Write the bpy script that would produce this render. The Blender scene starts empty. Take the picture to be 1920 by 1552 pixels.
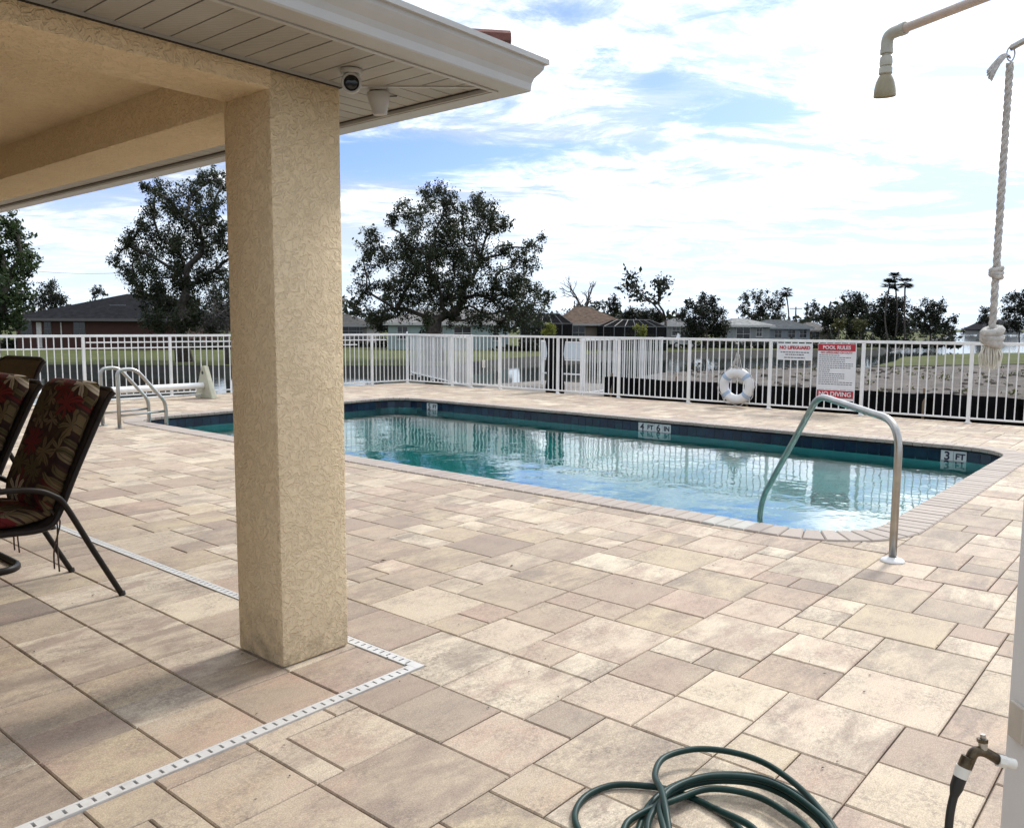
import bpy, bmesh, math, random
import numpy as np
from mathutils import Vector, Matrix
random.seed(7); rng = np.random.default_rng(7)
R_ = math.radians
S = bpy.context.scene
COL = S.collection

# ------------------------------------------------------------------ camera
FPX = 1555.0; CX, CY = 960.0, 776.0
PITCH, ROLL, YAW, CAMH = R_(6.05), R_(0.31), R_(40.33), 1.5
fw = np.array([math.cos(YAW), math.sin(YAW), 0]); rt = np.array([math.sin(YAW), -math.cos(YAW), 0]); up = np.array([0, 0, 1.0])
AF = fw*math.cos(PITCH) - up*math.sin(PITCH)
U0 = up*math.cos(PITCH) + fw*math.sin(PITCH)
AR = rt*math.cos(ROLL) + U0*math.sin(ROLL)
AU = U0*math.cos(ROLL) - rt*math.sin(ROLL)
CAMP = np.array([0, 0, CAMH])
def ray(x, y): return AF + AR*(x-CX)/FPX - AU*(y-CY)/FPX
def at(x, y, d):
    """world point seen at photo pixel x,y at depth d metres"""
    return CAMP + ray(x, y)*d
def ongr(x, y, z=0.0):
    d = ray(x, y); return CAMP + d*(z-CAMH)/d[2]
def onX(x, y, X): d = ray(x, y); return CAMP + d*X/d[0]
def onY(x, y, Y): d = ray(x, y); return CAMP + d*Y/d[1]
def proj(P):
    d = np.array(P, float) - CAMP
    w = d@AF
    return CX + FPX*(d@AR)/w, CY - FPX*(d@AU)/w, w
cam_d = bpy.data.cameras.new('camera'); cam = bpy.data.objects.new('camera', cam_d); COL.objects.link(cam)
cam_d.sensor_fit = 'HORIZONTAL'; cam_d.sensor_width = 36.0; cam_d.lens = FPX/1920*36
cam_d.clip_start = 0.05; cam_d.clip_end = 6000
cam.matrix_world = Matrix(((AR[0], AU[0], -AF[0], 0), (AR[1], AU[1], -AF[1], 0), (AR[2], AU[2], -AF[2], CAMH), (0, 0, 0, 1)))
S.camera = cam

# ------------------------------------------------------------------ world, sun, exposure
SUN_AZ = YAW - R_(40)      # ahead and to the right, behind thin cloud
SUN_EL = R_(42)
w = bpy.data.worlds.new('World'); S.world = w; w.use_nodes = True
nt = w.node_tree; nt.nodes.clear()
def N(nt, t, **kw):
    n = nt.nodes.new(t)
    for k, v in kw.items(): setattr(n, k, v)
    return n
def L(nt, a, b): nt.links.new(a, b)
def M(nt, op, a, b=None, c=None, clamp=False):
    n = N(nt, 'ShaderNodeMath', operation=op, use_clamp=clamp)
    for i, v in enumerate((a, b, c)):
        if v is None: continue
        if isinstance(v, (int, float)): n.inputs[i].default_value = v
        else: L(nt, v, n.inputs[i])
    return n.outputs[0]
sky = N(nt, 'ShaderNodeTexSky', sky_type='NISHITA'); sky.sun_disc = False
sky.sun_elevation = SUN_EL; sky.sun_rotation = math.pi/2 - SUN_AZ
sky.air_density = 1.0; sky.dust_density = 1.2; sky.ozone_density = 1.5
tc = N(nt, 'ShaderNodeTexCoord'); sx = N(nt, 'ShaderNodeSeparateXYZ'); L(nt, tc.outputs['Generated'], sx.inputs[0])
dx, dy, dz = sx.outputs
zz = M(nt, 'ADD', M(nt, 'MAXIMUM', dz, 0.0), 0.10)
pxn = M(nt, 'DIVIDE', dx, zz); pyn = M(nt, 'DIVIDE', dy, zz)
# cloud layer seen in perspective: a flat sheet of stretched wisps
cv = N(nt, 'ShaderNodeCombineXYZ'); 
a_ = YAW - R_(90)          # bands run across the view
L(nt, M(nt, 'ADD', M(nt, 'MULTIPLY', pxn, math.cos(a_)*0.72), M(nt, 'MULTIPLY', pyn, math.sin(a_)*0.72)), cv.inputs[0])
L(nt, M(nt, 'ADD', M(nt, 'MULTIPLY', pxn, -math.sin(a_)*1.05), M(nt, 'MULTIPLY', pyn, math.cos(a_)*1.05)), cv.inputs[1])
def wnoise(scale, det, rough, off=(0, 0, 0), dist=0.0):
    mp = N(nt, 'ShaderNodeMapping'); mp.inputs['Location'].default_value = off
    L(nt, cv.outputs[0], mp.inputs['Vector'])
    n = N(nt, 'ShaderNodeTexNoise'); n.inputs['Scale'].default_value = scale; n.inputs['Detail'].default_value = det
    n.inputs['Roughness'].default_value = rough; n.inputs['Distortion'].default_value = dist
    L(nt, mp.outputs[0], n.inputs['Vector']); return n.outputs['Fac']
n1 = wnoise(0.75, 8, 0.62, (3.1, 1.7, 0), 0.5)
n2 = wnoise(3.4, 9, 0.72, (0.4, 8.2, 2.0), 0.5)
az = M(nt, 'ARCTAN2', dy, dx); el = M(nt, 'ARCSINE', dz)
def gap(azd, eld, wa, we, s):
    """an opening in the cloud sheet at a compass bearing and height (degrees right of the view axis, elevation)"""
    a0 = YAW - R_(azd)
    u = M(nt, 'DIVIDE', M(nt, 'SUBTRACT', az, a0), R_(wa)); v = M(nt, 'DIVIDE', M(nt, 'SUBTRACT', el, R_(eld)), R_(we))
    q = M(nt, 'ADD', M(nt, 'MULTIPLY', u, u), M(nt, 'MULTIPLY', v, v))
    return M(nt, 'MULTIPLY', M(nt, 'POWER', 2.718, M(nt, 'MULTIPLY', q, -1.0)), s)
gaps = gap(-7.5, 10.7, 7.5, 1.35, 0.78)
for g in ((15.0, 13.6, 4.2, 1.2, 0.48), (6.0, 17.4, 1.8, 0.9, 0.42), (15.5, 19.4, 3.8, 0.8, 0.40), (9.5, 15.8, 2.0, 0.6, 0.32), (1.0, 19.6, 3.5, 0.7, 0.26), (27, 18.4, 2.4, 0.6, 0.3), (2.5, 11.6, 7, 0.45, 0.26), (-27, 8.0, 8, 1.7, 0.34), (22, 5.6, 16, 0.8, 0.16), (1, 20, 6, 1.0, 0.12),
          (75, 40, 18, 7, 0.3), (-80, 35, 16, 6, 0.3), (150, 30, 20, 6, 0.3), (-140, 45, 22, 8, 0.3)):
    gaps = M(nt, 'ADD', gaps, gap(*g))
cov = M(nt, 'ADD', M(nt, 'ADD', M(nt, 'MULTIPLY', n1, 1.0), M(nt, 'MULTIPLY', n2, 1.15)), -0.52)
cov = M(nt, 'SUBTRACT', cov, gaps)
mr = N(nt, 'ShaderNodeMapRange', interpolation_type='SMOOTHSTEP'); L(nt, cov, mr.inputs[0])
mr.inputs[1].default_value = 0.0; mr.inputs[2].default_value = 0.56
CLOUD = 18.0
n3 = wnoise(1.7, 7, 0.66, (7.3, 2.2, 5.0), 0.7)
sh = N(nt, 'ShaderNodeMapRange', interpolation_type='SMOOTHSTEP'); L(nt, M(nt, 'ADD', M(nt, 'MULTIPLY', n3, 0.7), M(nt, 'MULTIPLY', n2, 0.3)), sh.inputs[0]); sh.inputs[1].default_value = 0.43; sh.inputs[2].default_value = 0.68
cr = N(nt, 'ShaderNodeMix', data_type='RGBA'); L(nt, sh.outputs[0], cr.inputs[0])
cr.inputs[6].default_value = (CLOUD*0.27, CLOUD*0.325, CLOUD*0.40, 1); cr.inputs[7].default_value = (CLOUD*1.12, CLOUD*1.13, CLOUD*1.14, 1)
bl = N(nt, 'ShaderNodeMix', data_type='RGBA', blend_type='MULTIPLY'); bl.inputs[0].default_value = 1.0
L(nt, sky.outputs[0], bl.inputs[6]); bl.inputs[7].default_value = (0.82, 0.97, 1.85, 1)
# thin cloud glows towards the sun
sdir = N(nt, 'ShaderNodeVectorMath', operation='DOT_PRODUCT'); L(nt, tc.outputs['Generated'], sdir.inputs[0])
sdir.inputs[1].default_value = (math.cos(SUN_EL)*math.cos(SUN_AZ), math.cos(SUN_EL)*math.sin(SUN_AZ), math.sin(SUN_EL))
glow = M(nt, 'ADD', M(nt, 'MULTIPLY', M(nt, 'POWER', M(nt, 'MAXIMUM', sdir.outputs['Value'], 0.0), 5.0), 1.3), 0.86)
gx = N(nt, 'ShaderNodeVectorMath', operation='SCALE'); L(nt, cr.outputs[2], gx.inputs[0]); L(nt, glow, gx.inputs['Scale'])
mx = N(nt, 'ShaderNodeMix', data_type='RGBA'); L(nt, mr.outputs[0], mx.inputs[0]); L(nt, bl.outputs[2], mx.inputs[6]); L(nt, gx.outputs[0], mx.inputs[7])
# thin pale veil low down
veil = N(nt, 'ShaderNodeMapRange', interpolation_type='SMOOTHSTEP'); L(nt, el, veil.inputs[0])
veil.inputs[1].default_value = R_(11); veil.inputs[2].default_value = R_(2); veil.inputs[3].default_value = 0; veil.inputs[4].default_value = 0.8
mx2 = N(nt, 'ShaderNodeMix', data_type='RGBA'); L(nt, veil.outputs[0], mx2.inputs[0]); L(nt, mx.outputs[2], mx2.inputs[6])
mx2.inputs[7].default_value = (CLOUD*0.42, CLOUD*0.485, CLOUD*0.56, 1)
bg = N(nt, 'ShaderNodeBackground'); L(nt, mx2.outputs[2], bg.inputs[0]); bg.inputs[1].default_value = 0.08
out = N(nt, 'ShaderNodeOutputWorld'); L(nt, bg.outputs[0], out.inputs[0])
sd = bpy.data.lights.new('sun', 'SUN'); sd.energy = 1.9; sd.angle = R_(9); sd.color = (1.0, 0.95, 0.87)
so = bpy.data.objects.new('sun', sd); COL.objects.link(so)
sv = Vector((math.cos(SUN_EL)*math.cos(SUN_AZ), math.cos(SUN_EL)*math.sin(SUN_AZ), math.sin(SUN_EL)))
so.rotation_euler = sv.to_track_quat('Z', 'Y').to_euler(); so.location = (6, -6, 12)
vs = S.view_settings; vs.view_transform = 'Standard'; vs.look = 'None'; vs.gamma = 1.0; vs.use_curve_mapping = False
vs.exposure = 0.66
S.cycles.max_bounces = 10; S.cycles.transparent_max_bounces = 24; S.cycles.caustics_reflective = False; S.cycles.caustics_refractive = True

# ------------------------------------------------------------------ helpers: objects
def tag(o, label=None, cat=None, group=None, kind=None):
    if label: o['label'] = label
    if cat: o['category'] = cat
    if group: o['group'] = group
    if kind: o['kind'] = kind
    return o
def empty(name, loc=(0, 0, 0), rz=0.0):
    o = bpy.data.objects.new(name, None); COL.objects.link(o); o.location = Vector([float(v) for v in loc]); o.rotation_euler = (0, 0, rz)
    o.empty_display_size = 0.1; return o
def put(name, me, parent=None, loc=(0, 0, 0), rot=(0, 0, 0), scale=(1, 1, 1)):
    o = bpy.data.objects.new(name, me); COL.objects.link(o)
    o.location = Vector([float(v) for v in loc]); o.rotation_euler = rot; o.scale = scale
    if parent: o.parent = parent
    return o
def copy_tree(o, parent=None):
    c = o.copy(); COL.objects.link(c); c.parent = parent
    for ch in list(o.children): copy_tree(ch, c)
    return c
class MB:
    def __init__(s): s.v = []; s.f = []
    def add(s, vs, fs):
        b = len(s.v); s.v += [tuple(float(c) for c in p) for p in vs]; s.f += [tuple(b+i for i in f) for f in fs]; return s
    def box(s, x0, x1, y0, y1, z0, z1, c=0.0):
        if c <= 0:
            s.add([(x0,y0,z0),(x1,y0,z0),(x1,y1,z0),(x0,y1,z0),(x0,y0,z1),(x1,y0,z1),(x1,y1,z1),(x0,y1,z1)],
                  [(3,2,1,0),(4,5,6,7),(0,1,5,4),(1,2,6,5),(2,3,7,6),(3,0,4,7)]); return s
        bm = bmesh.new(); bmesh.ops.create_cube(bm, size=1.0)
        bmesh.ops.scale(bm, vec=(x1-x0, y1-y0, z1-z0), verts=bm.verts); bmesh.ops.translate(bm, vec=((x0+x1)/2, (y0+y1)/2, (z0+z1)/2), verts=bm.verts)
        bmesh.ops.bevel(bm, geom=list(bm.edges), offset=c, segments=2, affect='EDGES', profile=0.5)
        bm.verts.index_update(); s.add([v.co[:] for v in bm.verts], [[v.index for v in f.verts] for f in bm.faces]); bm.free(); return s
    def prism(s, poly, z0, z1, c=0.0):
        """upright prism over a 2-D polygon (counter-clockwise), optional chamfered top edge"""
        n = len(poly); P = [np.array(p, float) for p in poly]
        vs = [(p[0], p[1], z0) for p in P]; fs = [tuple(range(n))[::-1]]
        if c > 0:
            cen = sum(P)/n; ins = []
            for i in range(n):
                a, b, d = P[i-1], P[i], P[(i+1) % n]
                e1 = (b-a)/max(np.linalg.norm(b-a), 1e-9); e2 = (d-b)/max(np.linalg.norm(d-b), 1e-9)
                n1 = np.array([-e1[1], e1[0]]); n2 = np.array([-e2[1], e2[0]])
                m = n1+n2; k = max(1+float(n1@n2), 0.3); ins.append(b + m/k*c)
            vs += [(p[0], p[1], z1-c) for p in P] + [(p[0], p[1], z1) for p in ins]
            for r in (0, n):
                fs += [(r+i, r+(i+1) % n, r+n+(i+1) % n, r+n+i) for i in range(n)]
            fs.append(tuple(range(2*n, 3*n)))
        else:
            vs += [(p[0], p[1], z1) for p in P]
            fs += [(i, (i+1) % n, n+(i+1) % n, n+i) for i in range(n)]; fs.append(tuple(range(n, 2*n)))
        return s.add(vs, fs)
    def sweep(s, prof, path, closed=False):
        """profile points (across, up) swept along a horizontal path [(x,y)] at z offset; across is to the left of travel"""
        P = [np.array(p, float) for p in path]; n = len(P); m = len(prof); vs = []
        for i in range(n):
            if closed: a, d = P[i-1], P[(i+1) % n]; e1 = P[i]-a; e2 = d-P[i]
            else: e1 = P[i]-P[max(i-1, 0)] if i > 0 else P[1]-P[0]; e2 = P[min(i+1, n-1)]-P[i] if i < n-1 else P[-1]-P[-2]
            e1 = e1/np.linalg.norm(e1); e2 = e2/np.linalg.norm(e2)
            n1 = np.array([-e1[1], e1[0]]); n2 = np.array([-e2[1], e2[0]]); mm = (n1+n2)/max(1+float(n1@n2), 0.2)
            for (a, z) in prof: vs.append((P[i][0]+mm[0]*a, P[i][1]+mm[1]*a, z))
        fs = []
        for i in range(n if closed else n-1):
            j = (i+1) % n
            for k in range(m):
                l = (k+1) % m; fs.append((i*m+k, i*m+l, j*m+l, j*m+k))
        if not closed: fs += [tuple(range(m))[::-1], tuple((n-1)*m+k for k in range(m))]
        return s.add(vs, fs)
    def tube(s, path, r, n=8, closed=False, sq=None):
        P = [np.array(p, float) for p in path]; k = len(P)
        rad = list(r) if hasattr(r, '__len__') else [r]*k
        T = []
        for i in range(k):
            if closed: t = P[(i+1) % k]-P[i-1]
            else: t = P[min(i+1, k-1)]-P[max(i-1, 0)]
            T.append(t/max(np.linalg.norm(t), 1e-9))
        ref = np.array([0, 0, 1.0]) if abs(T[0][2]) < 0.9 else np.array([1.0, 0, 0])
        u = np.cross(T[0], ref); u /= np.linalg.norm(u); vs = []
        for i in range(k):
            u = u - T[i]*(u@T[i]); u /= max(np.linalg.norm(u), 1e-9); v = np.cross(T[i], u)
            for a in range(n):
                th = 2*math.pi*a/n + (math.pi/n if sq else 0)
                c_, s_ = math.cos(th), math.sin(th)
                if sq: c_, s_ = c_*sq[0], s_*sq[1]
                vs.append(P[i] + (u*c_ + v*s_)*rad[i])
        fs = []
        for i in range(k if closed else k-1):
            j = (i+1) % k
            for a in range(n):
                b = (a+1) % n; fs.append((i*n+a, j*n+a, j*n+b, i*n+b))
        if not closed: fs += [tuple(range(n)), tuple((k-1)*n+a for a in range(n))[::-1]]
        return s.add(vs, fs)
    def lathe(s, prof, cen=(0, 0, 0), n=24, axis=None):
        """prof [(r,z)] turned about the vertical (or about `axis` through cen)"""
        A = np.array([0, 0, 1.0]) if axis is None else np.array(axis, float)/np.linalg.norm(axis)
        ref = np.array([1.0, 0, 0]) if abs(A[0]) < 0.9 else np.array([0, 1.0, 0])
        u = np.cross(A, ref); u /= np.linalg.norm(u); v = np.cross(A, u); c = np.array(cen, float); vs = []
        for (r, z) in prof:
            for a in range(n):
                th = 2*math.pi*a/n; vs.append(c + A*z + (u*math.cos(th)+v*math.sin(th))*r)
        fs = []
        for i in range(len(prof)-1):
            for a in range(n):
                b = (a+1) % n; fs.append((i*n+a, i*n+b, (i+1)*n+b, (i+1)*n+a))
        fs += [tuple(range(n))[::-1], tuple((len(prof)-1)*n+a for a in range(n))]
        return s.add(vs, fs)
    def sphere(s, c, r, nu=12, nv=8, sc=(1, 1, 1)):
        prof = [(max(r*math.sin(math.pi*i/nv), 1e-4), -r*math.cos(math.pi*i/nv)) for i in range(nv+1)]
        vs = []; 
        for (q, z) in prof:
            for a in range(nu):
                th = 2*math.pi*a/nu; vs.append((c[0]+q*math.cos(th)*sc[0], c[1]+q*math.sin(th)*sc[1], c[2]+z*sc[2]))
        fs = []
        for i in range(nv):
            for a in range(nu):
                b = (a+1) % nu; fs.append((i*nu+a, i*nu+b, (i+1)*nu+b, (i+1)*nu+a))
        return s.add(vs, fs)
    def mesh(s, name, mat=None, smooth=False, fix=True):
        me = bpy.data.meshes.new(name); me.from_pydata(s.v, [], s.f)
        if fix:
            bm = bmesh.new(); bm.from_mesh(me); bmesh.ops.recalc_face_normals(bm, faces=bm.faces); bm.to_mesh(me); bm.free()
        if mat: me.materials.append(mat)
        if smooth:
            me.polygons.foreach_set('use_smooth', [True]*len(me.polygons))
            if smooth is not True: me.set_sharp_from_angle(angle=R_(smooth))
        me.update(); return me
    def build(s, name, mat=None, parent=None, smooth=False, loc=(0, 0, 0), rot=(0, 0, 0)):
        return put(name, s.mesh(name, mat, smooth), parent, loc, rot)
def crom(pts, n=6, closed=False):
    P = [np.array(p, float) for p in pts]; out = []; k = len(P)
    for i in range(k if closed else k-1):
        if closed: a, b, c, d = P[i-1], P[i], P[(i+1) % k], P[(i+2) % k]
        else: a, b, c, d = P[max(i-1, 0)], P[i], P[i+1], P[min(i+2, k-1)]
        for q in range(n):
            t = q/n; out.append(0.5*((2*b)+(c-a)*t+(2*a-5*b+4*c-d)*t*t+(3*b-a-3*c+d)*t**3))
    if not closed: out.append(P[-1])
    return out
def bend(pts, r, n=5):
    """polyline with rounded corners"""
    P = [np.array(p, float) for p in pts]; rr = r if hasattr(r, '__len__') else [r]*len(P); out = [P[0]]
    for i in range(1, len(P)-1):
        a, b, c = P[i-1], P[i], P[i+1]; e1 = (a-b); l1 = np.linalg.norm(e1); e2 = (c-b); l2 = np.linalg.norm(e2)
        q = min(rr[i], l1*0.49, l2*0.49); s = b+e1/l1*q; e = b+e2/l2*q
        for k in range(n+1):
            t = k/n; out.append((1-t)**2*s + 2*t*(1-t)*b + t*t*e)
    out.append(P[-1]); return out

# ------------------------------------------------------------------ helpers: materials
def newmat(name):
    m = bpy.data.materials.new(name); m.use_nodes = True; t = m.node_tree; t.nodes.clear()
    o = N(t, 'ShaderNodeOutputMaterial'); b = N(t, 'ShaderNodeBsdfPrincipled'); L(t, b.outputs[0], o.inputs[0]); return m, t, b
def noise(t, vec, scale, det=4, rough=0.55, dist=0.0):
    n = N(t, 'ShaderNodeTexNoise'); n.inputs['Scale'].default_value = scale; n.inputs['Detail'].default_value = det
    n.inputs['Roughness'].default_value = rough; n.inputs['Distortion'].default_value = dist
    if vec is not None: L(t, vec, n.inputs['Vector'])
    return n.outputs['Fac']
def ramp(t, fac, stops, interp='LINEAR'):
    r = N(t, 'ShaderNodeValToRGB'); r.color_ramp.interpolation = interp; e = r.color_ramp.elements
    while len(e) < len(stops): e.new(0.5)
    for i, (p, c) in enumerate(stops):
        e[i].position = p; e[i].color = (*c, 1) if len(c) == 3 else c
    L(t, fac, r.inputs[0]); return r.outputs[0]
def mixc(t, fac, a, b, mode='MIX'):
    n = N(t, 'ShaderNodeMix', data_type='RGBA', blend_type=mode)
    for i, v in ((0, fac), (6, a), (7, b)):
        if isinstance(v, (int, float)): n.inputs[i].default_value = v
        elif isinstance(v, tuple): n.inputs[i].default_value = (*v, 1) if len(v) == 3 else v
        else: L(t, v, n.inputs[i])
    return n.outputs[2]
def pos(t, scale=(1, 1, 1), obj=False, rot=(0, 0, 0), loc=(0, 0, 0)):
    if obj: c = N(t, 'ShaderNodeTexCoord').outputs['Object']
    else: c = N(t, 'ShaderNodeNewGeometry').outputs['Position']
    mp = N(t, 'ShaderNodeMapping'); mp.inputs['Scale'].default_value = scale; mp.inputs['Rotation'].default_value = rot; mp.inputs['Location'].default_value = loc
    L(t, c, mp.inputs['Vector']); return mp.outputs[0]
def bump(t, b, h, strength=0.3, dist=0.01):
    n = N(t, 'ShaderNodeBump'); n.inputs['Strength'].default_value = strength; n.inputs['Distance'].default_value = dist
    L(t, h, n.inputs['Height']); L(t, n.outputs[0], b.inputs['Normal']); return n
def plain(name, col, rough=0.5, metal=0.0, var=0.12, scale=6.0, bmp=0.0, bscale=60.0, spec=0.5, obj=False, dirt=None):
    m, t, b = newmat(name); p = pos(t, obj=obj)
    f = noise(t, p, scale, 6, 0.6)
    lo = tuple(max(c*(1-var*1.6), 0) for c in col); hi = tuple(min(c*(1+var), 1) for c in col)
    c = ramp(t, f, [(0.3, lo), (0.7, hi)])
    if dirt: c = mixc(t, ramp(t, noise(t, p, dirt[1], 6, 0.7), [(0.5, (0, 0, 0)), (0.75, (dirt[2],)*3)]), c, dirt[0])
    L(t, c, b.inputs['Base Color']); b.inputs['Roughness'].default_value = rough; b.inputs['Metallic'].default_value = metal
    b.inputs['Specular IOR Level'].default_value = spec
    if bmp: bump(t, b, noise(t, p, bscale, 5, 0.6), bmp, 0.01)
    return m
MT = {}
MT['white'] = plain('white_powder_coat', (0.80, 0.80, 0.79), 0.38, var=0.05, dirt=((0.45, 0.42, 0.33), 2.2, 0.35))
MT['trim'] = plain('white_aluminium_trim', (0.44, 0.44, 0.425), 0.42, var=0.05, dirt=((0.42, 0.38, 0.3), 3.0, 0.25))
MT['steel'] = plain('stainless_steel', (0.42, 0.41, 0.385), 0.33, metal=1.0, var=0.12, scale=9, dirt=((0.30, 0.25, 0.17), 7.0, 0.5))
MT['dark_metal'] = plain('dark_bronze_metal', (0.014, 0.010, 0.008), 0.45, var=0.2, scale=14, bmp=0.05, spec=0.2)
MT['black'] = plain('black_rubber', (0.012, 0.012, 0.012), 0.5, var=0.3)
MT['concrete'] = plain('concrete', (0.42, 0.40, 0.36), 0.9, var=0.2, scale=3, bmp=0.2)
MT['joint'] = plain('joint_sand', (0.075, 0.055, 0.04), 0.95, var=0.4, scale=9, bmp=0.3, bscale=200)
MT['plastic'] = plain('ivory_plastic', (0.66, 0.64, 0.58), 0.45, var=0.08)
MT['brass'] = plain('weathered_brass', (0.10, 0.075, 0.045), 0.4, metal=0.7, var=0.4, scale=40)
MT['red'] = plain('sign_red', (0.42, 0.02, 0.035), 0.45, var=0.06)
MT['signwhite'] = plain('sign_white', (0.72, 0.73, 0.75), 0.4, var=0.04)
MT['ink'] = plain('sign_ink', (0.03, 0.03, 0.05), 0.5, var=0.1)

# ------------------------------------------------------------------ materials of the setting
def paver_mat(name, attr):
    m, t, b = newmat(name)
    if attr: rnd = N(t, 'ShaderNodeAttribute', attribute_name='tone').outputs['Fac']
    else: rnd = N(t, 'ShaderNodeObjectInfo').outputs['Random']
    g = N(t, 'ShaderNodeNewGeometry').outputs['Position']
    off = N(t, 'ShaderNodeCombineXYZ'); L(t, M(t, 'MULTIPLY', rnd, 91.0), off.inputs[0]); L(t, M(t, 'MULTIPLY', rnd, 57.0), off.inputs[1]); L(t, M(t, 'MULTIPLY', rnd, 33.0), off.inputs[2])
    va = N(t, 'ShaderNodeVectorMath', operation='ADD'); L(t, g, va.inputs[0]); L(t, off.outputs[0], va.inputs[1])
    mp = N(t, 'ShaderNodeMapping'); mp.inputs['Scale'].default_value = (2.2, 5.2, 1.0); L(t, va.outputs[0], mp.inputs['Vector'])
    streak = noise(t, mp.outputs[0], 1.1, 9, 0.74, 0.3)
    r1 = M(t, 'FRACT', M(t, 'MULTIPLY', rnd, 7.13)); r2 = M(t, 'FRACT', M(t, 'MULTIPLY', rnd, 13.7))
    cream = (0.60, 0.50, 0.37); tan = (0.42, 0.335, 0.242); pink = (0.40, 0.287, 0.217); grey = (0.225, 0.178, 0.142); gold = (0.45, 0.362, 0.245)
    base = ramp(t, r1, [(0.0, cream), (0.22, tan), (0.40, (0.60, 0.51, 0.385)), (0.58, pink), (0.74, gold), (0.86, tan), (1.0, (0.30, 0.232, 0.18))])
    sec = ramp(t, r2, [(0.0, tan), (0.25, grey), (0.5, pink), (0.75, grey), (1.0, cream)])
    c = mixc(t, ramp(t, streak, [(0.41, (0, 0, 0)), (0.60, (0.85,)*3)]), base, sec)
    # pink flush and dark soiling that drift across single stones
    c = mixc(t, ramp(t, noise(t, va.outputs[0], 2.6, 5, 0.65), [(0.56, (0, 0, 0)), (0.74, (0.5,)*3)]), c, (0.45, 0.30, 0.24))
    c = mixc(t, ramp(t, noise(t, mp.outputs[0], 1.9, 10, 0.82, 0.5), [(0.52, (0, 0, 0)), (0.72, (0.62,)*3)]), c, (0.19, 0.15, 0.128))
    # fine aggregate
    sp = noise(t, g, 190, 4, 0.8)
    c = mixc(t, 0.85, c, ramp(t, sp, [(0.30, (0.30, 0.29, 0.28)), (0.5, (0.52, 0.52, 0.52)), (0.72, (0.82, 0.82, 0.80))]), 'OVERLAY')
    sp2 = noise(t, g, 48, 8, 0.9)
    soil = ramp(t, noise(t, va.outputs[0], 4.5, 6, 0.7), [(0.45, (0.12,)*3), (0.62, (1, 1, 1))])
    c = mixc(t, M(t, 'MULTIPLY', ramp(t, sp2, [(0.46, (0, 0, 0)), (0.58, (0.68,)*3)]), soil), c, (0.145, 0.112, 0.088))
    c = mixc(t, ramp(t, noise(t, g, 130, 3, 0.8), [(0.62, (0, 0, 0)), (0.74, (0.5,)*3)]), c, (0.66, 0.60, 0.52))
    L(t, c, b.inputs['Base Color']); b.inputs['Roughness'].default_value = 0.7; b.inputs['Specular IOR Level'].default_value = 0.35
    bump(t, b, M(t, 'ADD', sp, M(t, 'MULTIPLY', noise(t, g, 22, 4, 0.6), 0.8)), 0.35, 0.003)
    return m
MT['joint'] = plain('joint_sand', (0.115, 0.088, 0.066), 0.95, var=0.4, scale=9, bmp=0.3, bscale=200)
MT['paver'] = paver_mat('tumbled_paver', False); MT['paver_far'] = paver_mat('tumbled_paver_field', True)
def stucco_mat():
    m, t, b = newmat('yellow_stucco'); p = pos(t)
    col = ramp(t, noise(t, p, 1.7, 6, 0.65), [(0.3, (0.73, 0.585, 0.385)), (0.7, (0.80, 0.66, 0.45))])
    v = N(t, 'ShaderNodeTexNoise'); v.inputs['Scale'].default_value = 25; v.inputs['Detail'].default_value = 3; v.inputs['Roughness'].default_value = 0.5; v.inputs['Distortion'].default_value = 1.6
    L(t, p, v.inputs['Vector'])
    h = ramp(t, v.outputs['Fac'], [(0.40, (0, 0, 0)), (0.485, (1, 1, 1)), (0.56, (0.9,)*3), (0.66, (0.25,)*3)])
    g = noise(t, p, 240, 3, 0.6)
    hh = M(t, 'ADD', M(t, 'MULTIPLY', h, 1.0), M(t, 'MULTIPLY', g, 0.25))
    col = mixc(t, M(t, 'MULTIPLY', M(t, 'SUBTRACT', 1.0, h), 0.2), col, (0.46, 0.34, 0.20))  # pits of the relief get a darker colour, painted as their shade
    zs = N(t, 'ShaderNodeSeparateXYZ'); L(t, N(t, 'ShaderNodeNewGeometry').outputs['Position'], zs.inputs[0])
    splash = M(t, 'MULTIPLY', M(t, 'SUBTRACT', 1.0, M(t, 'DIVIDE', zs.outputs[2], 0.28), None, True), ramp(t, noise(t, p, 14, 7, 0.75), [(0.42, (0, 0, 0)), (0.68, (1, 1, 1))]))
    col = mixc(t, M(t, 'MULTIPLY', splash, 0.75), col, (0.22, 0.17, 0.115))
    L(t, col, b.inputs['Base Color']); b.inputs['Roughness'].default_value = 0.9; b.inputs['Specular IOR Level'].default_value = 0.2
    bump(t, b, hh, 0.68, 0.009); return m
MT['stucco'] = stucco_mat()
def coping_mat():
    m, t, b = newmat('coping_brick'); rnd = N(t, 'ShaderNodeObjectInfo').outputs['Random']; p = pos(t)
    c = ramp(t, rnd, [(0, (0.30, 0.245, 0.21)), (0.35, (0.36, 0.30, 0.255)), (0.7, (0.33, 0.275, 0.235)), (1, (0.385, 0.325, 0.275))])
    c = mixc(t, 0.5, c, ramp(t, noise(t, p, 120, 4, 0.7), [(0.3, (0.35,)*3), (0.7, (0.68,)*3)]), 'OVERLAY')
    L(t, c, b.inputs['Base Color']); b.inputs['Roughness'].default_value = 0.75; bump(t, b, noise(t, p, 150, 4, 0.6), 0.3, 0.003); return m
MT['coping'] = coping_mat()
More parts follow.
